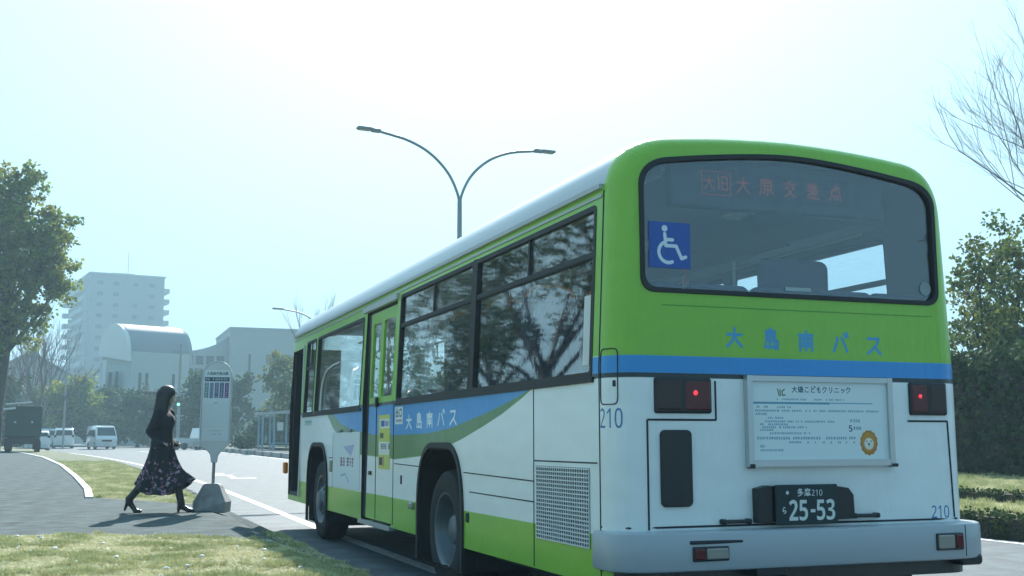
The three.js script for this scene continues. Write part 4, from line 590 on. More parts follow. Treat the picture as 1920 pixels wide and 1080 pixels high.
  const boot = (L, e) => { const a = L[2], u = e ? [0.1, -0.05] : [0.12, 0.0]; return sdfGeo([[L[1], a, 0.066, 0.05], [a, [a[0] + 0.0, a[1] - 0.04, a[2]], 0.05, 0.046], [[a[0] + 0.01, a[1] - 0.05, a[2]], [a[0] + u[0], 0.035, a[2]], 0.042, 0.032], [[a[0] + u[0], 0.035, a[2]], [a[0] + u[0] + 0.07, 0.03, a[2]], 0.034, 0.022], [[a[0] - 0.03, a[1] - 0.06, a[2]], [a[0] - (e ? 0.06 : 0.035), e ? 0.05 : 0.02, a[2]], 0.026, 0.018]], [a[0] + 0.05, 0.25, a[2]], 0.36, 64, 0.02); };
  mesh('boot', boot(legF, 0), leather, p); mesh('boot', boot(legR, 1), leather, p);
}

// ---------------------------------------------------------------- street lamps
function lamp2(label, x, z, s, turn, group) {
  const y = gh(z) + 0.25, t = thing('street_lamp', label, 'street lamp', [x, y, z], turn, group);
  mesh('pole', [cyl(0.11, 0.075, 8.6 * s, 0, 0, 0, 12), cyl(0.14, 0.13, 0.6, 0, 0, 0, 12)], M.galv, t);
  for (const [d, up] of [[-1, 2.05], [1, 2.05]]) {
    mesh('arm', tube([[0, 8.5 * s, 0], [d * 0.08, 8.85 * s, 0], [d * 0.42, 9.5 * s, 0], [d * 1.05, 10.08 * s, 0], [d * 1.8, 10.42 * s, 0], [d * 2.75, (8.55 + up) * s, 0]], 0.048, 8, 30), M.galv, t);
    const h = mesh('lamp_head', [rbox(0.34, 0.13, 0.2, d * 2.92, (8.55 + up) * s + 0.02, 0, 0.06, 3), rbox(0.5, 0.09, 0.26, d * 3.3, (8.55 + up) * s + 0.045, 0, 0.04, 3)], M.galv, t); mesh('lens', rbox(0.4, 0.03, 0.2, d * 3.3, (8.55 + up) * s - 0.006, 0, 0.012), M.clearLens, h);
  }
  return t;
}
lamp2('tall twin-armed street lamp rising above the bus roof', 8.45, -28.8, 1.0, 6 * D2R, 'twin-armed street lamps');
lamp2('distant twin-armed street lamp with its tip showing at the front of the bus roof', 12.5, -72, 0.9, 0, 'twin-armed street lamps');
{ const x = -4.3, z = -94, t = thing('single_street_lamp', 'thin single street lamp before the green tree far down the road', 'street lamp', [x, vy(x, z), z]); mesh('pole', cyl(0.09, 0.06, 6.6), M.galv, t); mesh('arm', tube([[0, 6.5, 0], [0.02, 6.8, 0], [-0.5, 7.1, 0], [-1.2, 7.2, 0]], 0.04, 6), M.galv, t); mesh('lamp_head', rbox(0.6, 0.1, 0.24, -1.4, 7.22, 0, 0.04), M.galv, t); }
{ // utility pole with traffic signals
  const x = 5.4, z = -104, t = thing('signal_pole', 'utility pole with a traffic signal arm at the far junction', 'traffic light', [x, gh(z), z], -10 * D2R);
  mesh('pole', cyl(0.16, 0.11, 9.7), M.concrete, t); mesh('crossarm', [box(1.5, 0.09, 0.09, 0, 8.9, 0)], M.galv, t); mesh('signal_arm', [rod(V(0.6, 5, 0), V(-3, 5.1, 0), 0.06, 0.045)], M.galv, t);
  const sg = (x0, y0, lit) => { const h = mesh('signal_head', rbox(1.15, 0.4, 0.2, x0, y0, 0.1, 0.1), std(lin(0.05, 0.06, 0.06), 0.6), t); for (let i = 0; i < 3; i++) mesh('signal_lens', new THREE.SphereGeometry(0.14, 12, 8).scale(1, 1, 0.4).translate(x0 - 0.34 + i * 0.34, y0, 0.2), i === 0 && lit ? M.signalGreen : M.darkLens, h); };
  sg(-2.6, 5.05, false); const hv = mesh('signal_head', rbox(0.4, 1.0, 0.22, 0.0, 4.3, 0.26, 0.08), std(lin(0.05, 0.06, 0.06), 0.6), t); mesh('signal_lens', new THREE.SphereGeometry(0.15, 12, 8).scale(1, 1, 0.4).translate(0, 4.02, 0.37), M.signalGreen, hv); mesh('signal_lens', new THREE.SphereGeometry(0.14, 12, 8).scale(1, 1, 0.4).translate(0, 4.5, 0.37), M.darkLens, hv);
}
{ const x = -0.9, z = -134, t = thing('sign_pylon', 'slim white pylon standing in front of the vaulted building', 'sign', [x, gh(z), z]); mesh('post', cyl(0.12, 0.1, 6.5), M.whiteMatt, t); mesh('board', rbox(0.42, 3.2, 0.25, 0, 8.2, 0, 0.03), M.whiteMatt, t); mesh('crossarm', box(2.4, 0.07, 0.07, 0.6, 9.3, 0), M.galv, t); }

// ---------------------------------------------------------------- vehicles
function vehicle(name, label, category, pos, turn, o, group) {
  const t = thing(name, label, category, pos, turn, group), W = o.W / 2, tp = (g) => { const p = g.attributes.position; for (let i = 0; i < p.count; i++) { const y = p.getY(i), k = y > o.belt ? 1 - o.taper * (y - o.belt) / (o.H - o.belt) : 1 - 0.05 * Math.max(0, (o.belt - 0.35 - y)); p.setX(i, p.getX(i) * k); } return g; };
  const side = (pts, d) => extr(polyShape(pts.map(([z, y]) => [-z, y])), d, 0).rotateY(Math.PI / 2);   // extrudes along +x, shape x = -z
  const bodyG = extr(polyShape(o.profile.map(([z, y]) => [-z, y])), o.W - 0.12, 0.06).rotateY(Math.PI / 2).translate(-W + 0.06, 0, 0);
  mesh('body', toCreasedNormals(tp(strip(bodyG)), 0.5), o.paint, t);
  for (const s of [-1, 1]) for (const w of o.side) mesh('side_window', tp(side(w, 0.02).translate(s > 0 ? W + 0.001 : -W - 0.021, 0, 0)), M.carGlass, t);
  const slab = (nm, [z0, y0], [z1, y1], w0, w1, mt) => { const n = V(0, -(z1 - z0), y1 - y0).normalize(); if (n.z * (z0 + z1) < 0) n.negate(); const c = [[-w0, y0, z0], [w0, y0, z0], [w1, y1, z1], [-w1, y1, z1]].map((q) => V(...q)), P = [], f = (a, b, d) => P.push(...a.toArray(), ...b.toArray(), ...d.toArray()), e = c.map((q) => q.clone().addScaledVector(n, 0.075)); f(e[0], e[1], e[2]); f(e[0], e[2], e[3]); for (let i = 0; i < 4; i++) { const j = (i + 1) % 4; f(c[i], c[j], e[j]); f(c[i], e[j], e[i]); } const g = new THREE.BufferGeometry(); g.setAttribute('position', new THREE.Float32BufferAttribute(P, 3)); g.computeVertexNormals(); return mesh(nm, g, mt, t); };
  for (const [nm, a, b, w0, w1] of o.screens) slab(nm, a, b, w0, w1, M.carGlass);
  for (const z of o.wheels) for (const s of [-1, 1]) { const w = mesh('wheel', new THREE.LatheGeometry([[0.19, -0.1], [0.29, -0.1], [0.32, -0.06], [0.32, 0.06], [0.29, 0.1], [0.19, 0.1]].map((q) => new THREE.Vector2(...q)), 20).rotateZ(Math.PI / 2).translate(s * (W - 0.1), 0.32, z), M.tyre, t); mesh('rim', new THREE.CylinderGeometry(0.19, 0.19, 0.15, 16).rotateZ(Math.PI / 2).translate(s * (W - 0.1), 0.32, z), M.steel, w); }
  for (const [nm, x, y, z, w, h, m] of o.lamps) for (const s of [-1, 1]) mesh(nm, rbox(w, h, 0.08, s * x, y, z, 0.02), m, t);
  for (const [nm, w, h, y, z, m] of o.bits ?? []) mesh(nm, rbox(w, h, 0.06, 0, y, z, 0.015), m, t);
  return t;
}
const carWhite = phys(lin(0.75, 0.76, 0.76), 0.25, { clearcoat: 0.8 }), plate = std(lin(0.6, 0.62, 0.5), 0.5);
const MPV = { W: 1.74, H: 1.8, belt: 1.05, taper: 0.16, paint: carWhite, profile: [[-2.2, 0.3], [-2.25, 0.7], [-1.6, 1], [-0.8, 1.7], [0, 1.8], [1.85, 1.76], [2.1, 1.6], [2.22, 1], [2.24, 0.34], [1.8, 0.24], [-1.8, 0.24]], side: [[[-1.2, 1.12], [-0.7, 1.6], [0.2, 1.64], [0.2, 1.08]], [[0.28, 1.08], [0.28, 1.64], [1.7, 1.6], [1.95, 1.12]]], screens: [['rear_window', [2.19, 1.14], [2.09, 1.6], 0.72, 0.62], ['windscreen', [-1.52, 1.06], [-0.86, 1.64], 0.74, 0.64]], wheels: [-1.4, 1.4], lamps: [['tail_lamp', 0.74, 0.98, 2.24, 0.2, 0.42, M.redLens], ['head_lamp', 0.66, 0.74, -2.22, 0.36, 0.16, M.clearLens]], bits: [['number_plate', 0.34, 0.17, 0.78, 2.29, plate], ['rear_bumper', 1.5, 0.2, 0.45, 2.27, M.whiteMatt]] };
const VAN = { W: 1.72, H: 1.96, belt: 1.08, taper: 0.12, paint: carWhite, profile: [[-2.28, 0.3], [-2.32, 0.85], [-2.18, 1.08], [-1.5, 1.86], [-1, 1.94], [2.15, 1.94], [2.3, 1.8], [2.32, 0.34], [1.8, 0.24], [-1.8, 0.24]], side: [[[-1.75, 1.14], [-1.35, 1.68], [-0.6, 1.7], [-0.6, 1.12]], [[-0.5, 1.12], [-0.5, 1.7], [0.8, 1.7], [0.8, 1.12]], [[0.9, 1.12], [0.9, 1.7], [2.1, 1.68], [2.1, 1.12]]], screens: [['windscreen', [-2.17, 1.14], [-1.62, 1.78], 0.76, 0.66], ['rear_window', [2.31, 1.2], [2.3, 1.75], 0.7, 0.66]], wheels: [-1.5, 1.3], lamps: [['head_lamp', 0.64, 0.78, -2.32, 0.32, 0.2, M.clearLens], ['tail_lamp', 0.78, 1.0, 2.33, 0.12, 0.5, M.redLens], ['door_mirror', 0.98, 1.15, -1.8, 0.16, 0.22, M.black]], bits: [['grille', 0.8, 0.16, 0.72, -2.36, M.black], ['number_plate', 0.34, 0.17, 0.5, -2.38, plate]] };
vehicle('white_minivan', 'white minivan seen from behind driving away down the road', 'car', [-4.5, gh(-106), -106], 3 * D2R, MPV);
vehicle('pale_minivan', 'pale grey minivan half hidden just ahead of the white minivan', 'car', [-6.5, gh(-120), -120], 6 * D2R, { ...MPV, paint: M.silver, H: 1.9 });
vehicle('small_white_car', 'white car half hidden behind the dark truck by the big tree', 'car', [-6.0, gh(-86), -86], 4 * D2R, { ...MPV, profile: MPV.profile.map(([z, y]) => [z, y > 1 ? 1 + (y - 1) * 0.6 : y]), H: 1.5, side: MPV.side.map((w) => w.map(([z, y]) => [z, 1 + (y - 1) * 0.6])), screens: MPV.screens.map(([n, a, b, c, d]) => [n, [a[0], 1 + (a[1] - 1) * 0.6], [b[0], 1 + (b[1] - 1) * 0.6], c, d]) });
vehicle('oncoming_van', 'white one-box van coming towards the camera on the far road', 'van', [-1.3, gh(-99), -99], Math.PI + 10 * D2R, VAN);
{ // small flatbed truck by the far kerb
  const t = thing('flatbed_truck', 'small white flatbed truck behind the bus stop sign at the far kerb', 'truck', [5.6, gh(-93), -93], -62 * D2R);
  mesh('cab', extr(polyShape([[-0.65, 0.3], [0.65, 0.3], [0.65, 1.1], [0.45, 1.75], [-0.6, 1.78], [-0.65, 1.2]]), 1.3, 0.05).translate(0, 0, -0.65).rotateY(Math.PI).translate(0, 0, 0).rotateY(Math.PI / 2).translate(0, 0, -1.1), carWhite, t); mesh('cab_window', box(1.42, 0.42, 0.6, 0, 1.38, -1.1), M.carGlass, t); mesh('bed', [box(1.4, 0.08, 1.9, 0, 0.62, 0.6), box(1.4, 0.3, 0.04, 0, 0.8, 1.53), box(0.04, 0.3, 1.9, 0.68, 0.8, 0.6), box(0.04, 0.3, 1.9, -0.68, 0.8, 0.6)], M.whiteMatt, t);
  for (const z of [-1.1, 0.9]) for (const s of [-1, 1]) mesh('wheel', new THREE.CylinderGeometry(0.28, 0.28, 0.16, 18).rotateZ(Math.PI / 2).translate(s * 0.58, 0.28, z), M.tyre, t);
}
{ // dark truck under the big tree
  const x = -6.05, z = -67, t = thing('dark_truck', 'dark green box truck parked under the big tree at the left', 'truck', [x, vy(x, z), z], 2 * D2R), dg = phys(lin(0.018, 0.04, 0.032), 0.4);
  mesh('box', [rbox(1.95, 1.75, 3.2, 0, 1.75, 0.2, 0.05)], dg, t); mesh('cab', rbox(1.85, 1.7, 1.5, 0, 1.3, -2.3, 0.15, 3), dg, t); mesh('chassis', box(1.7, 0.3, 4.8, 0, 0.6, -0.5), M.black, t); mesh('roof_rack', [rod(V(-1.0, 2.72, 1.9), V(0.4, 2.85, 1.9), 0.05), rod(V(-1.1, 2.42, 1.9), V(-0.45, 2.5, 1.9), 0.07)], M.whiteMatt, t);
  for (const s of [-1, 1]) { mesh('tail_lamp', rbox(0.24, 0.14, 0.06, s * 0.7, 0.75, 1.86, 0.02), M.redLens, t); mesh('reflector', new THREE.SphereGeometry(0.07, 10, 8).translate(s * 0.45, 1.7, 1.8), M.alu, t); mesh('mud_flap', boxy(s * 0.75 - 0.22, s * 0.75 + 0.22, 0.15, 0.6, 1.45, 1.48), M.rubber, t); for (const q of [-2.3, 1.05]) mesh('wheel', new THREE.CylinderGeometry(0.38, 0.38, 0.3, 22).rotateZ(Math.PI / 2).translate(s * 0.78, 0.38, q), M.tyre, t); }
}
{ // bus shelter across the road
  const z = -71, x = 9.75, t = thing('bus_shelter', 'bus shelter with pale blue posts across the road beside the bus front', 'bus shelter', [x, gh(z) + 0.25, z]), bl = std(lin(0.22, 0.36, 0.46), 0.5);
  mesh('roof', [extr(polyShape([[-1.75, 2.32], [-1.75, 2.42], [0.2, 2.62], [1.9, 2.66], [1.9, 2.5], [-1.6, 2.32]]), 2.4).translate(0, 0, -1.2)], M.silver, t);
  for (const px of [-1.5, -0.75, 0.35, 1.5]) for (const pz of [-0.9, 0.9]) mesh('post', rbox(0.12, 2.45, 0.12, px, 1.2, pz, 0.02), bl, t);
  mesh('back_panel', box(2.9, 1.5, 0.04, 0, 1.2, -0.92), M.glass, t); mesh('timetable', box(0.4, 0.55, 0.03, -0.35, 1.55, 0.88), M.whiteMatt, t); mesh('bench', box(2, 0.08, 0.4, 0.2, 0.45, -0.6), bl, t); mesh('bench_leg', box(0.06, 0.42, 0.3, -0.6, 0.21, -0.6), bl, t); mesh('bench_leg', box(0.06, 0.42, 0.3, 1, 0.21, -0.6), bl, t);
  struct('far_pavement', sheet(range(-30, -130, 12), (q) => [edgeR(q) + 0.16, edgeR(q) + 2.1], (a, q) => gh(q) + 0.26), M.path);
  const fk = new THREE.Group(); fk.name = 'far_kerb'; fk.userData.kind = 'structure'; scene.add(fk); for (let q = -30; q > -120; q -= 3) { const a = Math.atan2(edgeR(q - 3) - edgeR(q), 3); mesh('kerbstone', rbox(0.16, 0.3, 2.97, 0, 0, 0, 0.02, 1).rotateY(a).translate(edgeR(q - 1.5) + 0.08, gh(q - 1.5) + 0.125, q - 1.5), M.concrete, fk); }
}

// ---------------------------------------------------------------- buildings
const wallA = std(lin(1, 1, 1), 0.8, { map: speckled(256, [0.2, 0.225, 0.235], 0.12, 0.06, 5, 0.06) }), wallB = std(lin(0.3, 0.33, 0.34), 0.8), slabM = std(lin(0.34, 0.37, 0.38), 0.8), win = phys(lin(0.03, 0.045, 0.055), 0.12), recess = std(lin(0.12, 0.13, 0.14), 0.9), roofM = std(lin(0.22, 0.24, 0.26), 0.5, { metalness: 0.2 });
{
  const t = thing('apartment_tower', 'tall hazy apartment tower with rows of balconies in the distance', 'building', [-3.0, 0.7, -324], 9.5 * D2R), N = 15, F = 3.05, wx = 20, wz = 27;
  mesh('wall', [boxy(0, wx, 0, N * F + 0.9, -wz, 0)], wallA, t); mesh('roof', boxy(-0.35, wx + 0.35, N * F + 0.9, N * F + 1.3, -wz - 0.3, 0.3), slabM, t);
  for (let f = 1; f < N; f++) {
    const y = f * F;
    for (const [x, w] of [[1.8, 1.6], [6.2, 1.5], [11.5, 1.2], [15.8, 1.6]]) if (!(f % 3 === 1 && x > 11 && x < 12)) { const m = mesh('window', boxy(x, x + w, y + 0.95, y + 2.1, 0.01, 0.06), win, t); mesh('sill', boxy(x - 0.1, x + w + 0.1, y + 0.84, y + 0.93, 0.02, 0.16), slabM, m); }
    const b = mesh('balcony', [boxy(-1.5, -0.01, y - 0.12, y + 0.06, -wz + 0.5, -2), boxy(-1.5, -1.38, y + 0.06, y + 1.15, -wz + 0.5, -2), ...[0, 1, 2, 3, 4].map((i) => boxy(-1.38, -0.01, y + 0.06, y + 2.7, -wz + 0.5 + i * 6.1, -wz + 0.65 + i * 6.1))], slabM, t); for (let i = 0; i < 4; i++) mesh('balcony_window', boxy(-0.06, -0.005, y + 0.1, y + 2.2, -wz + 1.6 + i * 6.1, -wz + 5.2 + i * 6.1), win, b);
    mesh('balcony', [boxy(wx + 0.01, wx + 1.9, y - 0.12, y + 0.06, -9, -1.5), boxy(wx + 1.78, wx + 1.9, y + 0.06, y + 1.15, -9, -1.5), boxy(wx + 0.01, wx + 1.78, y + 0.06, y + 1.15, -1.62, -1.5)], slabM, t);
    mesh('balcony', [boxy(-3.0, -1.52, y - 0.12, y + 1.1, -wz - 0.2, -wz + 2.6)], slabM, t);
  }
  mesh('rooftop_house', boxy(8, 14, N * F + 1.3, N * F + 3.2, -20, -12), wallB, t); mesh('antenna', cyl(0.1, 0.06, 7, 13, N * F + 3.2, -16), M.galv, t);
}
{
  const t = thing('vaulted_building', 'pale building with a barrel-vaulted dark metal roof', 'building', [2.3, gh(-146), -140], 25 * D2R), L = 7.8, R = 4, H = 11.4;
  mesh('wall', [boxy(0, L, 0, H, -2 * R, 0)], std(lin(0.4, 0.44, 0.44), 0.7), t);
  const arch = new THREE.Shape(); arch.moveTo(-R, H - 1.2); arch.absarc(0, H - 0.2, R * 0.96, Math.PI, 0, true); arch.lineTo(R, H - 1.2); const ag = extr(arch, 0.5, 0, 24).rotateY(-Math.PI / 2).translate(0, 0, -R);
  mesh('gable', [ag.clone()], M.whiteMatt, t); mesh('gable', [ag.clone().translate(L + 0.5, 0, 0)], wallB, t);
  const vault = mesh('vault_roof', [new THREE.CylinderGeometry(R * 0.97, R * 0.97, L, 32, 1, true, 0, Math.PI).rotateZ(Math.PI / 2).translate(L / 2, H - 0.2, -R)], std(lin(0.22, 0.25, 0.27), 0.6, { side: THREE.DoubleSide }), t);
void vault;
  for (const x of [1, 1.9, 5.5]) mesh('window', boxy(x, x + 0.35, 6.2, 8.8, 0.01, 0.05), win, t); for (let i = 0; i < 3; i++) mesh('gable_window', boxy(-0.56, -0.51, 4, 9, -6.5 + i * 1.8, -5.7 + i * 1.8), win, t);
}
{
  const t = thing('wave_roof_building', 'grey hall with a sweeping concave roof line and a tall square block', 'building', [10.4, 0.8, -168], 0);
  const s = new THREE.Shape(); s.moveTo(-0.5, 0); s.lineTo(-0.5, 13.6); s.quadraticCurveTo(4.5, 14, 6.6, 16.2); s.lineTo(6.6, 0); mesh('curved_wing', extr(s, 16, 0, 14).translate(0, 0, -16), wallB, t);
  for (let i = 0; i < 4; i++) for (let k = 0; k < 3; k++) mesh('window', boxy(0.4 + i * 1.5, 1.5 + i * 1.5, 8 + k * 1.9, 9.3 + k * 1.9, 0.01, 0.05), win, t);
  mesh('block', [boxy(6.62, 17, 0, 17.1, -18, 1.5)], std(lin(0.33, 0.36, 0.36), 0.8), t); mesh('parapet', boxy(6.5, 17.1, 17.1, 17.4, -18.1, 1.6), slabM, t); mesh('slot_window', boxy(9.4, 9.7, 10.5, 13.4, 1.51, 1.55), win, t); for (let k = 0; k < 3; k++) mesh('block_window', boxy(12, 16.2, 5 + k * 3.4, 6.6 + k * 3.4, 1.51, 1.55), recess, t);
}
{
  const t = thing('gabled_building', 'grey gabled building behind the big tree at the left', 'building', [-13, 0.8, -150], 8 * D2R), s = polyShape([[0, 0], [0, 8.3], [5.5, 11.6], [11, 8.3], [11, 0]]); mesh('wall', extr(s, 20).translate(-2, 0, -20), wallB, t); mesh('roof', [extr(polyShape([[-0.4, 8.1], [5.5, 11.7], [5.5, 12], [-0.5, 8.4]]), 20.6).translate(-2, 0, -20.3), extr(polyShape([[11.4, 8.1], [5.5, 11.7], [5.5, 12], [11.5, 8.4]]), 20.6).translate(-2, 0, -20.3)], roofM, t); for (let i = 0; i < 4; i++) mesh('window', boxy(-1 + i * 2.5, 0.4 + i * 2.5, 4.6, 6.3, 0.01, 0.06), win, t);
  const u = thing('low_building', 'long low building behind the far trees', 'building', [-2, 0.8, -190], 6 * D2R); mesh('wall', boxy(0, 34, 0, 6.5, -12, 0), wallB, u); mesh('roof', boxy(-0.4, 34.4, 6.5, 6.9, -12.4, 0.4), roofM, u); for (let i = 0; i < 11; i++) mesh('window', boxy(1 + i * 3, 2.8 + i * 3, 3.2, 5, 0.01, 0.06), win, u);
}

// ---------------------------------------------------------------- trees and hedges
const lobes = (n, c, spread, r0, r1) => Array.from({ length: n }, () => [c[0] + rr(-1, 1) * spread[0], c[1] + rr(-1, 1) * spread[1], c[2] + rr(-1, 1) * spread[2], rr(r0, r1)]);
leafyTree('camphor_tree', 'big leafy evergreen tree with a dark trunk at the left edge', null, [-7.9, vy(-7.9, -69.5), -69.5], { trunkH: 7, trunkR: 0.46, lean: [0.5, 0], leaf: 0.23, clumps: 17, perClump: 48, clumpR: 0.62, mat: LM.mid, lobes: [[0.2, 15.6, 0, 2.3], [-1.6, 14, 0.5, 2.8], [1.8, 13.2, 0.3, 2.2], [3.0, 13.9, 0.6, 1.3], [0.2, 12, 1.2, 2.8], [2.6, 10.8, 0, 2.0], [3.2, 9.9, 0.6, 1.2], [-2.2, 10.4, 0, 3.0], [0.6, 9, 0.9, 2.2], [-1.4, 7.4, 0.8, 1.7], [1.4, 7.1, 0.4, 1.2], [-4.2, 12.5, 0, 2.8], [-4.6, 9, 0, 2.2], [1.1, 17.1, 0, 1.1], [1.6, 8.2, 0.6, 1.5], [-0.6, 6.4, 1, 1.3], [-3.2, 7, 0.6, 1.8], [2.4, 12.2, 0.6, 1.9], [-0.4, 13.6, 1.4, 2.2]] });
bareTree('slender_bare_tree', 'left of two slender bare trees between the big tree and the tower', 'slender bare trees', [-8.6, gh(-128), -128], 15, 0.22, 4, { wide: 0.25, up: 0.5, spread: 0.4, min: 0.02 });
bareTree('slender_bare_tree', 'right of two slender bare trees between the big tree and the tower', 'slender bare trees', [-6.6, gh(-132), -132], 14.5, 0.2, 4, { wide: 0.25, up: 0.5, spread: 0.4, min: 0.02 });
bareTree('bare_street_tree', 'bare tree whose top shows above the front of the bus roof', null, [14.0, gh(-84), -84], 11.9, 0.16, 4, { wide: 0.16, up: 0.5, spread: 0.3, min: 0.012, k: 2 });
bareTree('low_bare_tree', 'low bare tree with spreading twigs behind the big trunk', null, [-6.2, gh(-92), -92], 9, 0.2, 4, { wide: 0.9, up: 0.1, spread: 0.55, min: 0.012 });
const midTree = (label, x, z, h, w, mat, n = 6) => leafyTree('roadside_tree', label, 'trees down the road', [x, gh(z) + 0.2, z], { trunkH: h * 0.35, trunkR: 0.18, leaf: 0.36, clumps: 13, perClump: 22, clumpR: 0.75, mat, lobes: lobes(n + 4, [0, h * 0.53, 0], [w * 0.36, h * 0.27, w * 0.3], w * 0.25, w * 0.36) });
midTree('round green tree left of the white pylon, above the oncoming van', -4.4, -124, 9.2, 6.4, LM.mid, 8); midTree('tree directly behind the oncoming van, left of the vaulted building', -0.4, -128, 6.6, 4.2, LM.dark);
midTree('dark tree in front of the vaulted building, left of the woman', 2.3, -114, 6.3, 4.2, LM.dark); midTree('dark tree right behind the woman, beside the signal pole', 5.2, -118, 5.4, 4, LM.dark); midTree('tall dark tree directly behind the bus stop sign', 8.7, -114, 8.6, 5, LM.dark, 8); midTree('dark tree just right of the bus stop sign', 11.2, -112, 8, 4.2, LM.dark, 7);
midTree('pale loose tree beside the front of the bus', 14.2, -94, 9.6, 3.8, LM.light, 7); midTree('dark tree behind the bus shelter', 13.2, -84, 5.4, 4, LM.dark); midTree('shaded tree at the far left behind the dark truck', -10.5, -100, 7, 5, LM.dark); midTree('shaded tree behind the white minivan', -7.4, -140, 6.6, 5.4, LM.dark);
function bush(name, label, pos, [a, b, c], n, leaf, mat, group, cat = 'bush') { const t = thing(name, label, cat, pos, 0, group), L = new Leaves(); for (let i = 0; i < n; i++) { const d = V(rr(-1, 1), rr(-1, 1), rr(-1, 1)); if (d.length() > 1) { i--; continue; } L.clump(d.x * a, b + d.y * b * 0.95, d.z * c, leaf * 1.6, 9, leaf); } mesh('stem', [rod(V(0, -0.1, 0), V(0.05, b, 0), 0.03, 0.015, 5), rod(V(0, 0, 0), V(a * 0.5, b * 1.2, 0), 0.02, 0.01, 5), rod(V(0, 0, 0), V(-a * 0.5, b * 1.1, 0.1), 0.02, 0.01, 5)], M.bark, t); mesh('foliage', L.geo(), mat, t); return t; }
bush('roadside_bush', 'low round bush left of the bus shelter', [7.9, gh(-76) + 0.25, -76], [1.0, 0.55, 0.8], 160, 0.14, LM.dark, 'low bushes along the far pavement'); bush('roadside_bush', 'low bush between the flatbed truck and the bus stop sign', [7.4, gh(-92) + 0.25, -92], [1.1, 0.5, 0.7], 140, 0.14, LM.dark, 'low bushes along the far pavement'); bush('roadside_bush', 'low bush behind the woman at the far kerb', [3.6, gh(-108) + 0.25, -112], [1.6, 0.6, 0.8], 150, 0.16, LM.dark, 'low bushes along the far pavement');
// right-hand side
function hedge(label, x0, x1, y0, y1, z0, z1, leaf, n, mat) { const zc = (z0 + z1) / 2, xc = (x0 + x1) / 2, t = thing('hedge', label, 'hedge', [xc, y0, zc]), L = new Leaves(), w = (x1 - x0) / 2, h = y1 - y0, l = Math.abs(z1 - z0) / 2; mesh('twig_core', box(w * 1.7, h * 0.86, l * 1.96, 0, h * 0.43, 0), M.bark, t); for (let i = 0; i < n; i++) { const f = rnd(), a = rr(-1, 1), b = rnd(), c = rr(-1, 1); const q = f < 0.45 ? [-w * rr(0.85, 1.05), b * h, c * l] : f < 0.85 ? [a * w, h * rr(0.84, 1.02), c * l] : [a * w, b * h, Math.sign(c) * l]; L.clump(...q, leaf * 1.5, 8, leaf); } mesh('foliage', L.geo(), mat, t); return t; }
hedge('low clipped hedge along the white line right of the bus', 7.72, 8.06, 0, 0.29, 6, -26, 0.045, 3600, LM.dark);
hedge('second low hedge on the grass bank right of the bus', 10.0, 10.28, 0.26, 0.42, 4, -26, 0.045, 3000, LM.dark);
hedge('tall dark hedge below the evergreen trees right of the bus', 15.6, 18.2, 0.36, 3.1, -2, -30, 0.13, 5200, LM.dark);
leafyTree('evergreen_tree', 'open-crowned evergreen tree beside the right edge of the bus', 'evergreen trees on the right', [20.9, 0.4, -18.6], { trunkH: 3.6, trunkR: 0.16, leaf: 0.115, clumps: 21, perClump: 38, clumpR: 0.36, mat: LM.airy, lobes: [[0, 6.1, 0, 1.1], [-0.7, 5.5, 0, 0.8], [0.9, 5.4, 0.3, 1.2], [-1, 4.5, 0.2, 1.0], [0.2, 4.3, 0.2, 1.3], [1.5, 4, 0, 1.2], [-0.6, 3.2, 0.3, 1.2], [0.9, 2.9, 0, 1.2], [-1.4, 3.6, 0.4, 0.9], [-1.5, 5.0, 0, 0.8], [-0.2, 5.2, 0.2, 1.1], [0.6, 6.3, 0.2, 0.9], [-1.6, 2.8, 0.3, 1.0], [0.2, 3.6, 0.5, 1.2]] });
leafyTree('evergreen_tree', 'nearest evergreen tree, leaning over the tall dark hedge', 'evergreen trees on the right', [18.7, 0.4, -16.6], { trunkH: 3.2, trunkR: 0.15, leaf: 0.11, clumps: 20, perClump: 36, clumpR: 0.36, mat: LM.airy, lobes: [[0.2, 5.4, 0, 0.9], [-0.6, 4.7, 0.2, 0.9], [0.9, 4.6, 0.3, 1.0], [0, 3.9, 0.4, 1.2], [-1.2, 3.9, 0.6, 0.8], [1.4, 3.7, 0, 0.9], [-0.8, 3.4, 1.2, 0.9], [0.6, 3.3, -0.9, 1.0]] });
leafyTree('evergreen_tree', 'evergreen tree at the far right edge of the picture', 'evergreen trees on the right', [24.4, 0.4, -19.5], { trunkH: 3.6, trunkR: 0.16, leaf: 0.115, clumps: 21, perClump: 38, clumpR: 0.36, mat: LM.airy, lobes: [[0, 6, 0, 1.2], [-1, 5.2, 0, 1.1], [0.9, 5, 0.3, 1.2], [-0.4, 4, 0.2, 1.4], [0.8, 3, 0, 1.3], [-1.2, 3, 0, 1.1]] });
{ const keep = seed; seed = 58; bareTree('tall_bare_tree', 'tall bare tree with fine twigs at the right edge', null, [35.3, 0.4, -25.5], 15.8, 0.17, 6, { wide: 0.62, up: 0.2, spread: 0.62, min: 0.002, k: 9 }); seed = keep; }
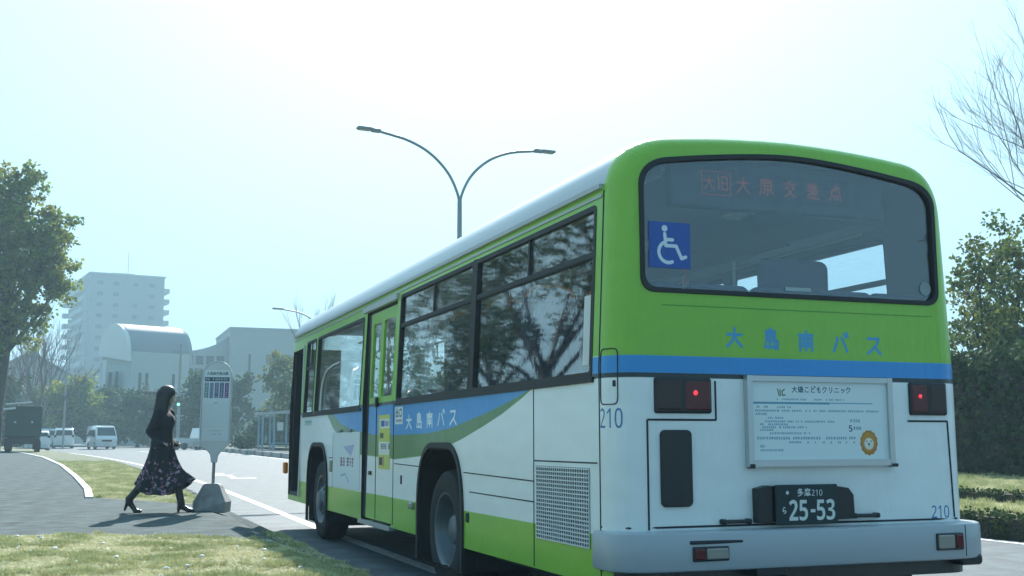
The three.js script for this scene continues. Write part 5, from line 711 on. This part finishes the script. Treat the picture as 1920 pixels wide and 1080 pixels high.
// trees on the near side, seen mirrored in the bus windows
const NS = 'trees along the near footpath';
[[-8.2, -16], [-9.5, -24], [-11, -33], [-13, -45], [-14, -58], [-14.5, -70], [-15.5, -82], [-16.5, -94]].forEach(([x, z], i) => leafyTree('footpath_tree', ['first', 'second', 'third', 'fourth', 'fifth', 'sixth', 'seventh', 'eighth'][i] + ' broad tree along the footpath left of the picture, mirrored in the bus windows', NS, [x, vy(x, z), z], { trunkH: 3, trunkR: 0.22, leaf: 0.14, clumps: 13, perClump: 34, clumpR: 0.5, mat: LM.dark, lobes: i < 3 ? lobes(9, [0, 4.9, 0], [2.4, 2.3, 3], 0.9, 1.5) : lobes(11, [0, 6.6, 0], [2.6, 4, 3.6], 1.3, 2) }));
[[23, 18]].forEach(([x, z], i) => leafyTree('rear_tree', ['broad'][i] + ' tree behind the camera, mirrored in the rear window', null, [x, 0.2, z], { trunkH: 3.4, trunkR: 0.24, leaf: 0.3, clumps: 9, perClump: 16, clumpR: 0.7, mat: LM.dark, lobes: lobes(7, [0, 6, 0], [2, 2, 2], 1.2, 1.8) }));

// ---------------------------------------------------------------- grass
function grassPatch(name, n, place, s0, s1, mats) {
  const P = [], C = []; for (let b = 0; b < 7; b++) { const a = rnd() * 6.283, l = rr(0.25, 0.9), w = 0.07, h = rr(0.5, 1), dx = Math.cos(a) * l, dz = Math.sin(a) * l, ox = rr(-0.5, 0.5), oz = rr(-0.5, 0.5), px = -Math.sin(a) * w, pz = Math.cos(a) * w; P.push(ox - px, 0, oz - pz, ox + px, 0, oz + pz, ox + dx * 0.4, h * 0.7, oz + dz * 0.4, ox + dx * 0.4 - px, h * 0.6, oz + dz * 0.4 - pz, ox + dx * 0.4 + px, h * 0.6, oz + dz * 0.4 + pz, ox + dx, h, oz + dz); }
  const g = new THREE.BufferGeometry(); g.setAttribute('position', new THREE.Float32BufferAttribute(P, 3)); g.computeVertexNormals();
  const m = new THREE.InstancedMesh(g, mats, n), q = new THREE.Matrix4(), c = new THREE.Color(); let i = 0, guard = 0;
  while (i < n && guard++ < n * 20) { const p = place(); if (!p) continue; const s = rr(s0, s1), pt = fbm(p[0] * 1.1 + 9, p[2] * 1.1, 3), d = clamp(0.74 + 1.3 * pt, 0, 1) * 0.75 + 0.25 * rnd(); if (pt > 0.12 && rnd() < 0.55) continue; q.makeRotationY(rnd() * 6.283).scale(V(s, s * rr(0.5, 1.3) * (pt < -0.12 ? 1.5 : 0.8), s)).setPosition(...p); m.setMatrixAt(i, q); m.setColorAt(i, c.setRGB(lerp(0.24, 0.76, d), lerp(0.3, 0.7, d), lerp(0.09, 0.42, d))); i++; }
  m.count = i; m.name = name; m.userData.kind = 'stuff'; scene.add(m); return m;
}
const blade = phys(lin(1, 1, 1), 0.85, { side: THREE.DoubleSide, transmission: 0.25, thickness: 0 });
tag(grassPatch('grass', 90000, () => { const x = rr(-6, -0.6), z = rr(-7.4, -0.5); if (z < dNear(Math.min(x, -0.78)) + 0.06 && x < -0.77) return null; return [x, vy(x, z), z]; }, 0.018, 0.048, blade), 'short patchy lawn in the left foreground', 'grass');
tag(grassPatch('verge_grass', 40000, () => { const z = -11 - 30 * rnd() ** 1.6, e = edgeL(z) - 0.16, k = z > -14.2 ? -9 : kerbX(z) + 0.02, x = rr(k, e); if (x < -0.77 && z > dFar(x) - 0.05) return null; return [x, vy(x, z), z]; }, 0.02, 0.05, blade), 'grass verge between the footpath and the road', 'grass');
tag(grassPatch('bank_grass', 60000, () => { const x = rnd() < 0.4 ? rr(8.1, 9.9) : rr(10.3, 15.4), z = rr(-16, -2.5); return [x, gh(z) + (x < 10 ? 0.25 : 0.39), z]; }, 0.03, 0.08, blade), 'pale dry grass on the bank right of the bus', 'grass');
tag(grassPatch('kerb_weeds', 1600, () => { const z = rr(-12, -4.6); return [-0.6 + rr(-0.03, 0.05) * (1 + noise(z * 2, 1)), 0.002, z]; }, 0.03, 0.08, blade), 'weeds growing along the kerb beside the bus', 'weeds');

{ // scraps of litter and pale pebbles on the lawn
  const g = []; for (let i = 0; i < 42; i++) { const x = rr(-4.5, -0.9), z = rr(-6.4, -2.4), s = rr(0.008, 0.02); g.push(new THREE.IcosahedronGeometry(s, 0).scale(1.4, 0.6, 1).rotateY(rnd() * 6).translate(x, vy(x, z) + 0.03, z)); }
  const p = mesh('pebbles', g, M.whiteMatt, scene); p.userData.kind = 'stuff'; tag(p, 'pale pebbles scattered over the foreground lawn', 'pebbles');
}
// undergrowth along the far side of the road
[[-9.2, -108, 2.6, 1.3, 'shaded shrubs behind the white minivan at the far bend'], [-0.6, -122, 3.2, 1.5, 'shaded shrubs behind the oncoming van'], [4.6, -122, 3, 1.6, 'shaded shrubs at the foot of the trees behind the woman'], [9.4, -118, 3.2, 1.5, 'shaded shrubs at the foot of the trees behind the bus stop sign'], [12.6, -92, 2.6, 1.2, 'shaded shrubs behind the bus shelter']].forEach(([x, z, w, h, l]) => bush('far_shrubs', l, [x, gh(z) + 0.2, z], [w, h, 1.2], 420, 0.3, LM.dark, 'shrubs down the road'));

[[14.6, -32], [15.2, -40], [14.8, -48], [15, -56], [15.6, -64], [19, -30], [13.2, -24.5]].forEach(([x, z], i) => leafyTree('bank_tree', ['first', 'second', 'third', 'fourth', 'fifth', 'sixth', 'seventh'][i] + ' evergreen on the far bank, glimpsed through the bus windows', 'evergreens on the far bank', [x, gh(z) + 0.35, z], { trunkH: 2.4, trunkR: 0.18, leaf: 0.22, clumps: 12, perClump: 24, clumpR: 0.5, mat: LM.dark, lobes: lobes(8, [0, 3.7, 0], [1.6, 2.1, 2.6], 1.0, 1.6) }));

// ---------------------------------------------------------------- finish
const renderer = new THREE.WebGLRenderer({ antialias: true });
renderer.toneMapping = THREE.LinearToneMapping; renderer.toneMappingExposure = EXPOSURE;
renderer.shadowMap.enabled = true; renderer.shadowMap.type = THREE.PCFSoftShadowMap;
scene.traverse((o) => { if (o.isMesh) { o.castShadow = true; o.receiveShadow = true; } });
renderer.render(scene, camera);
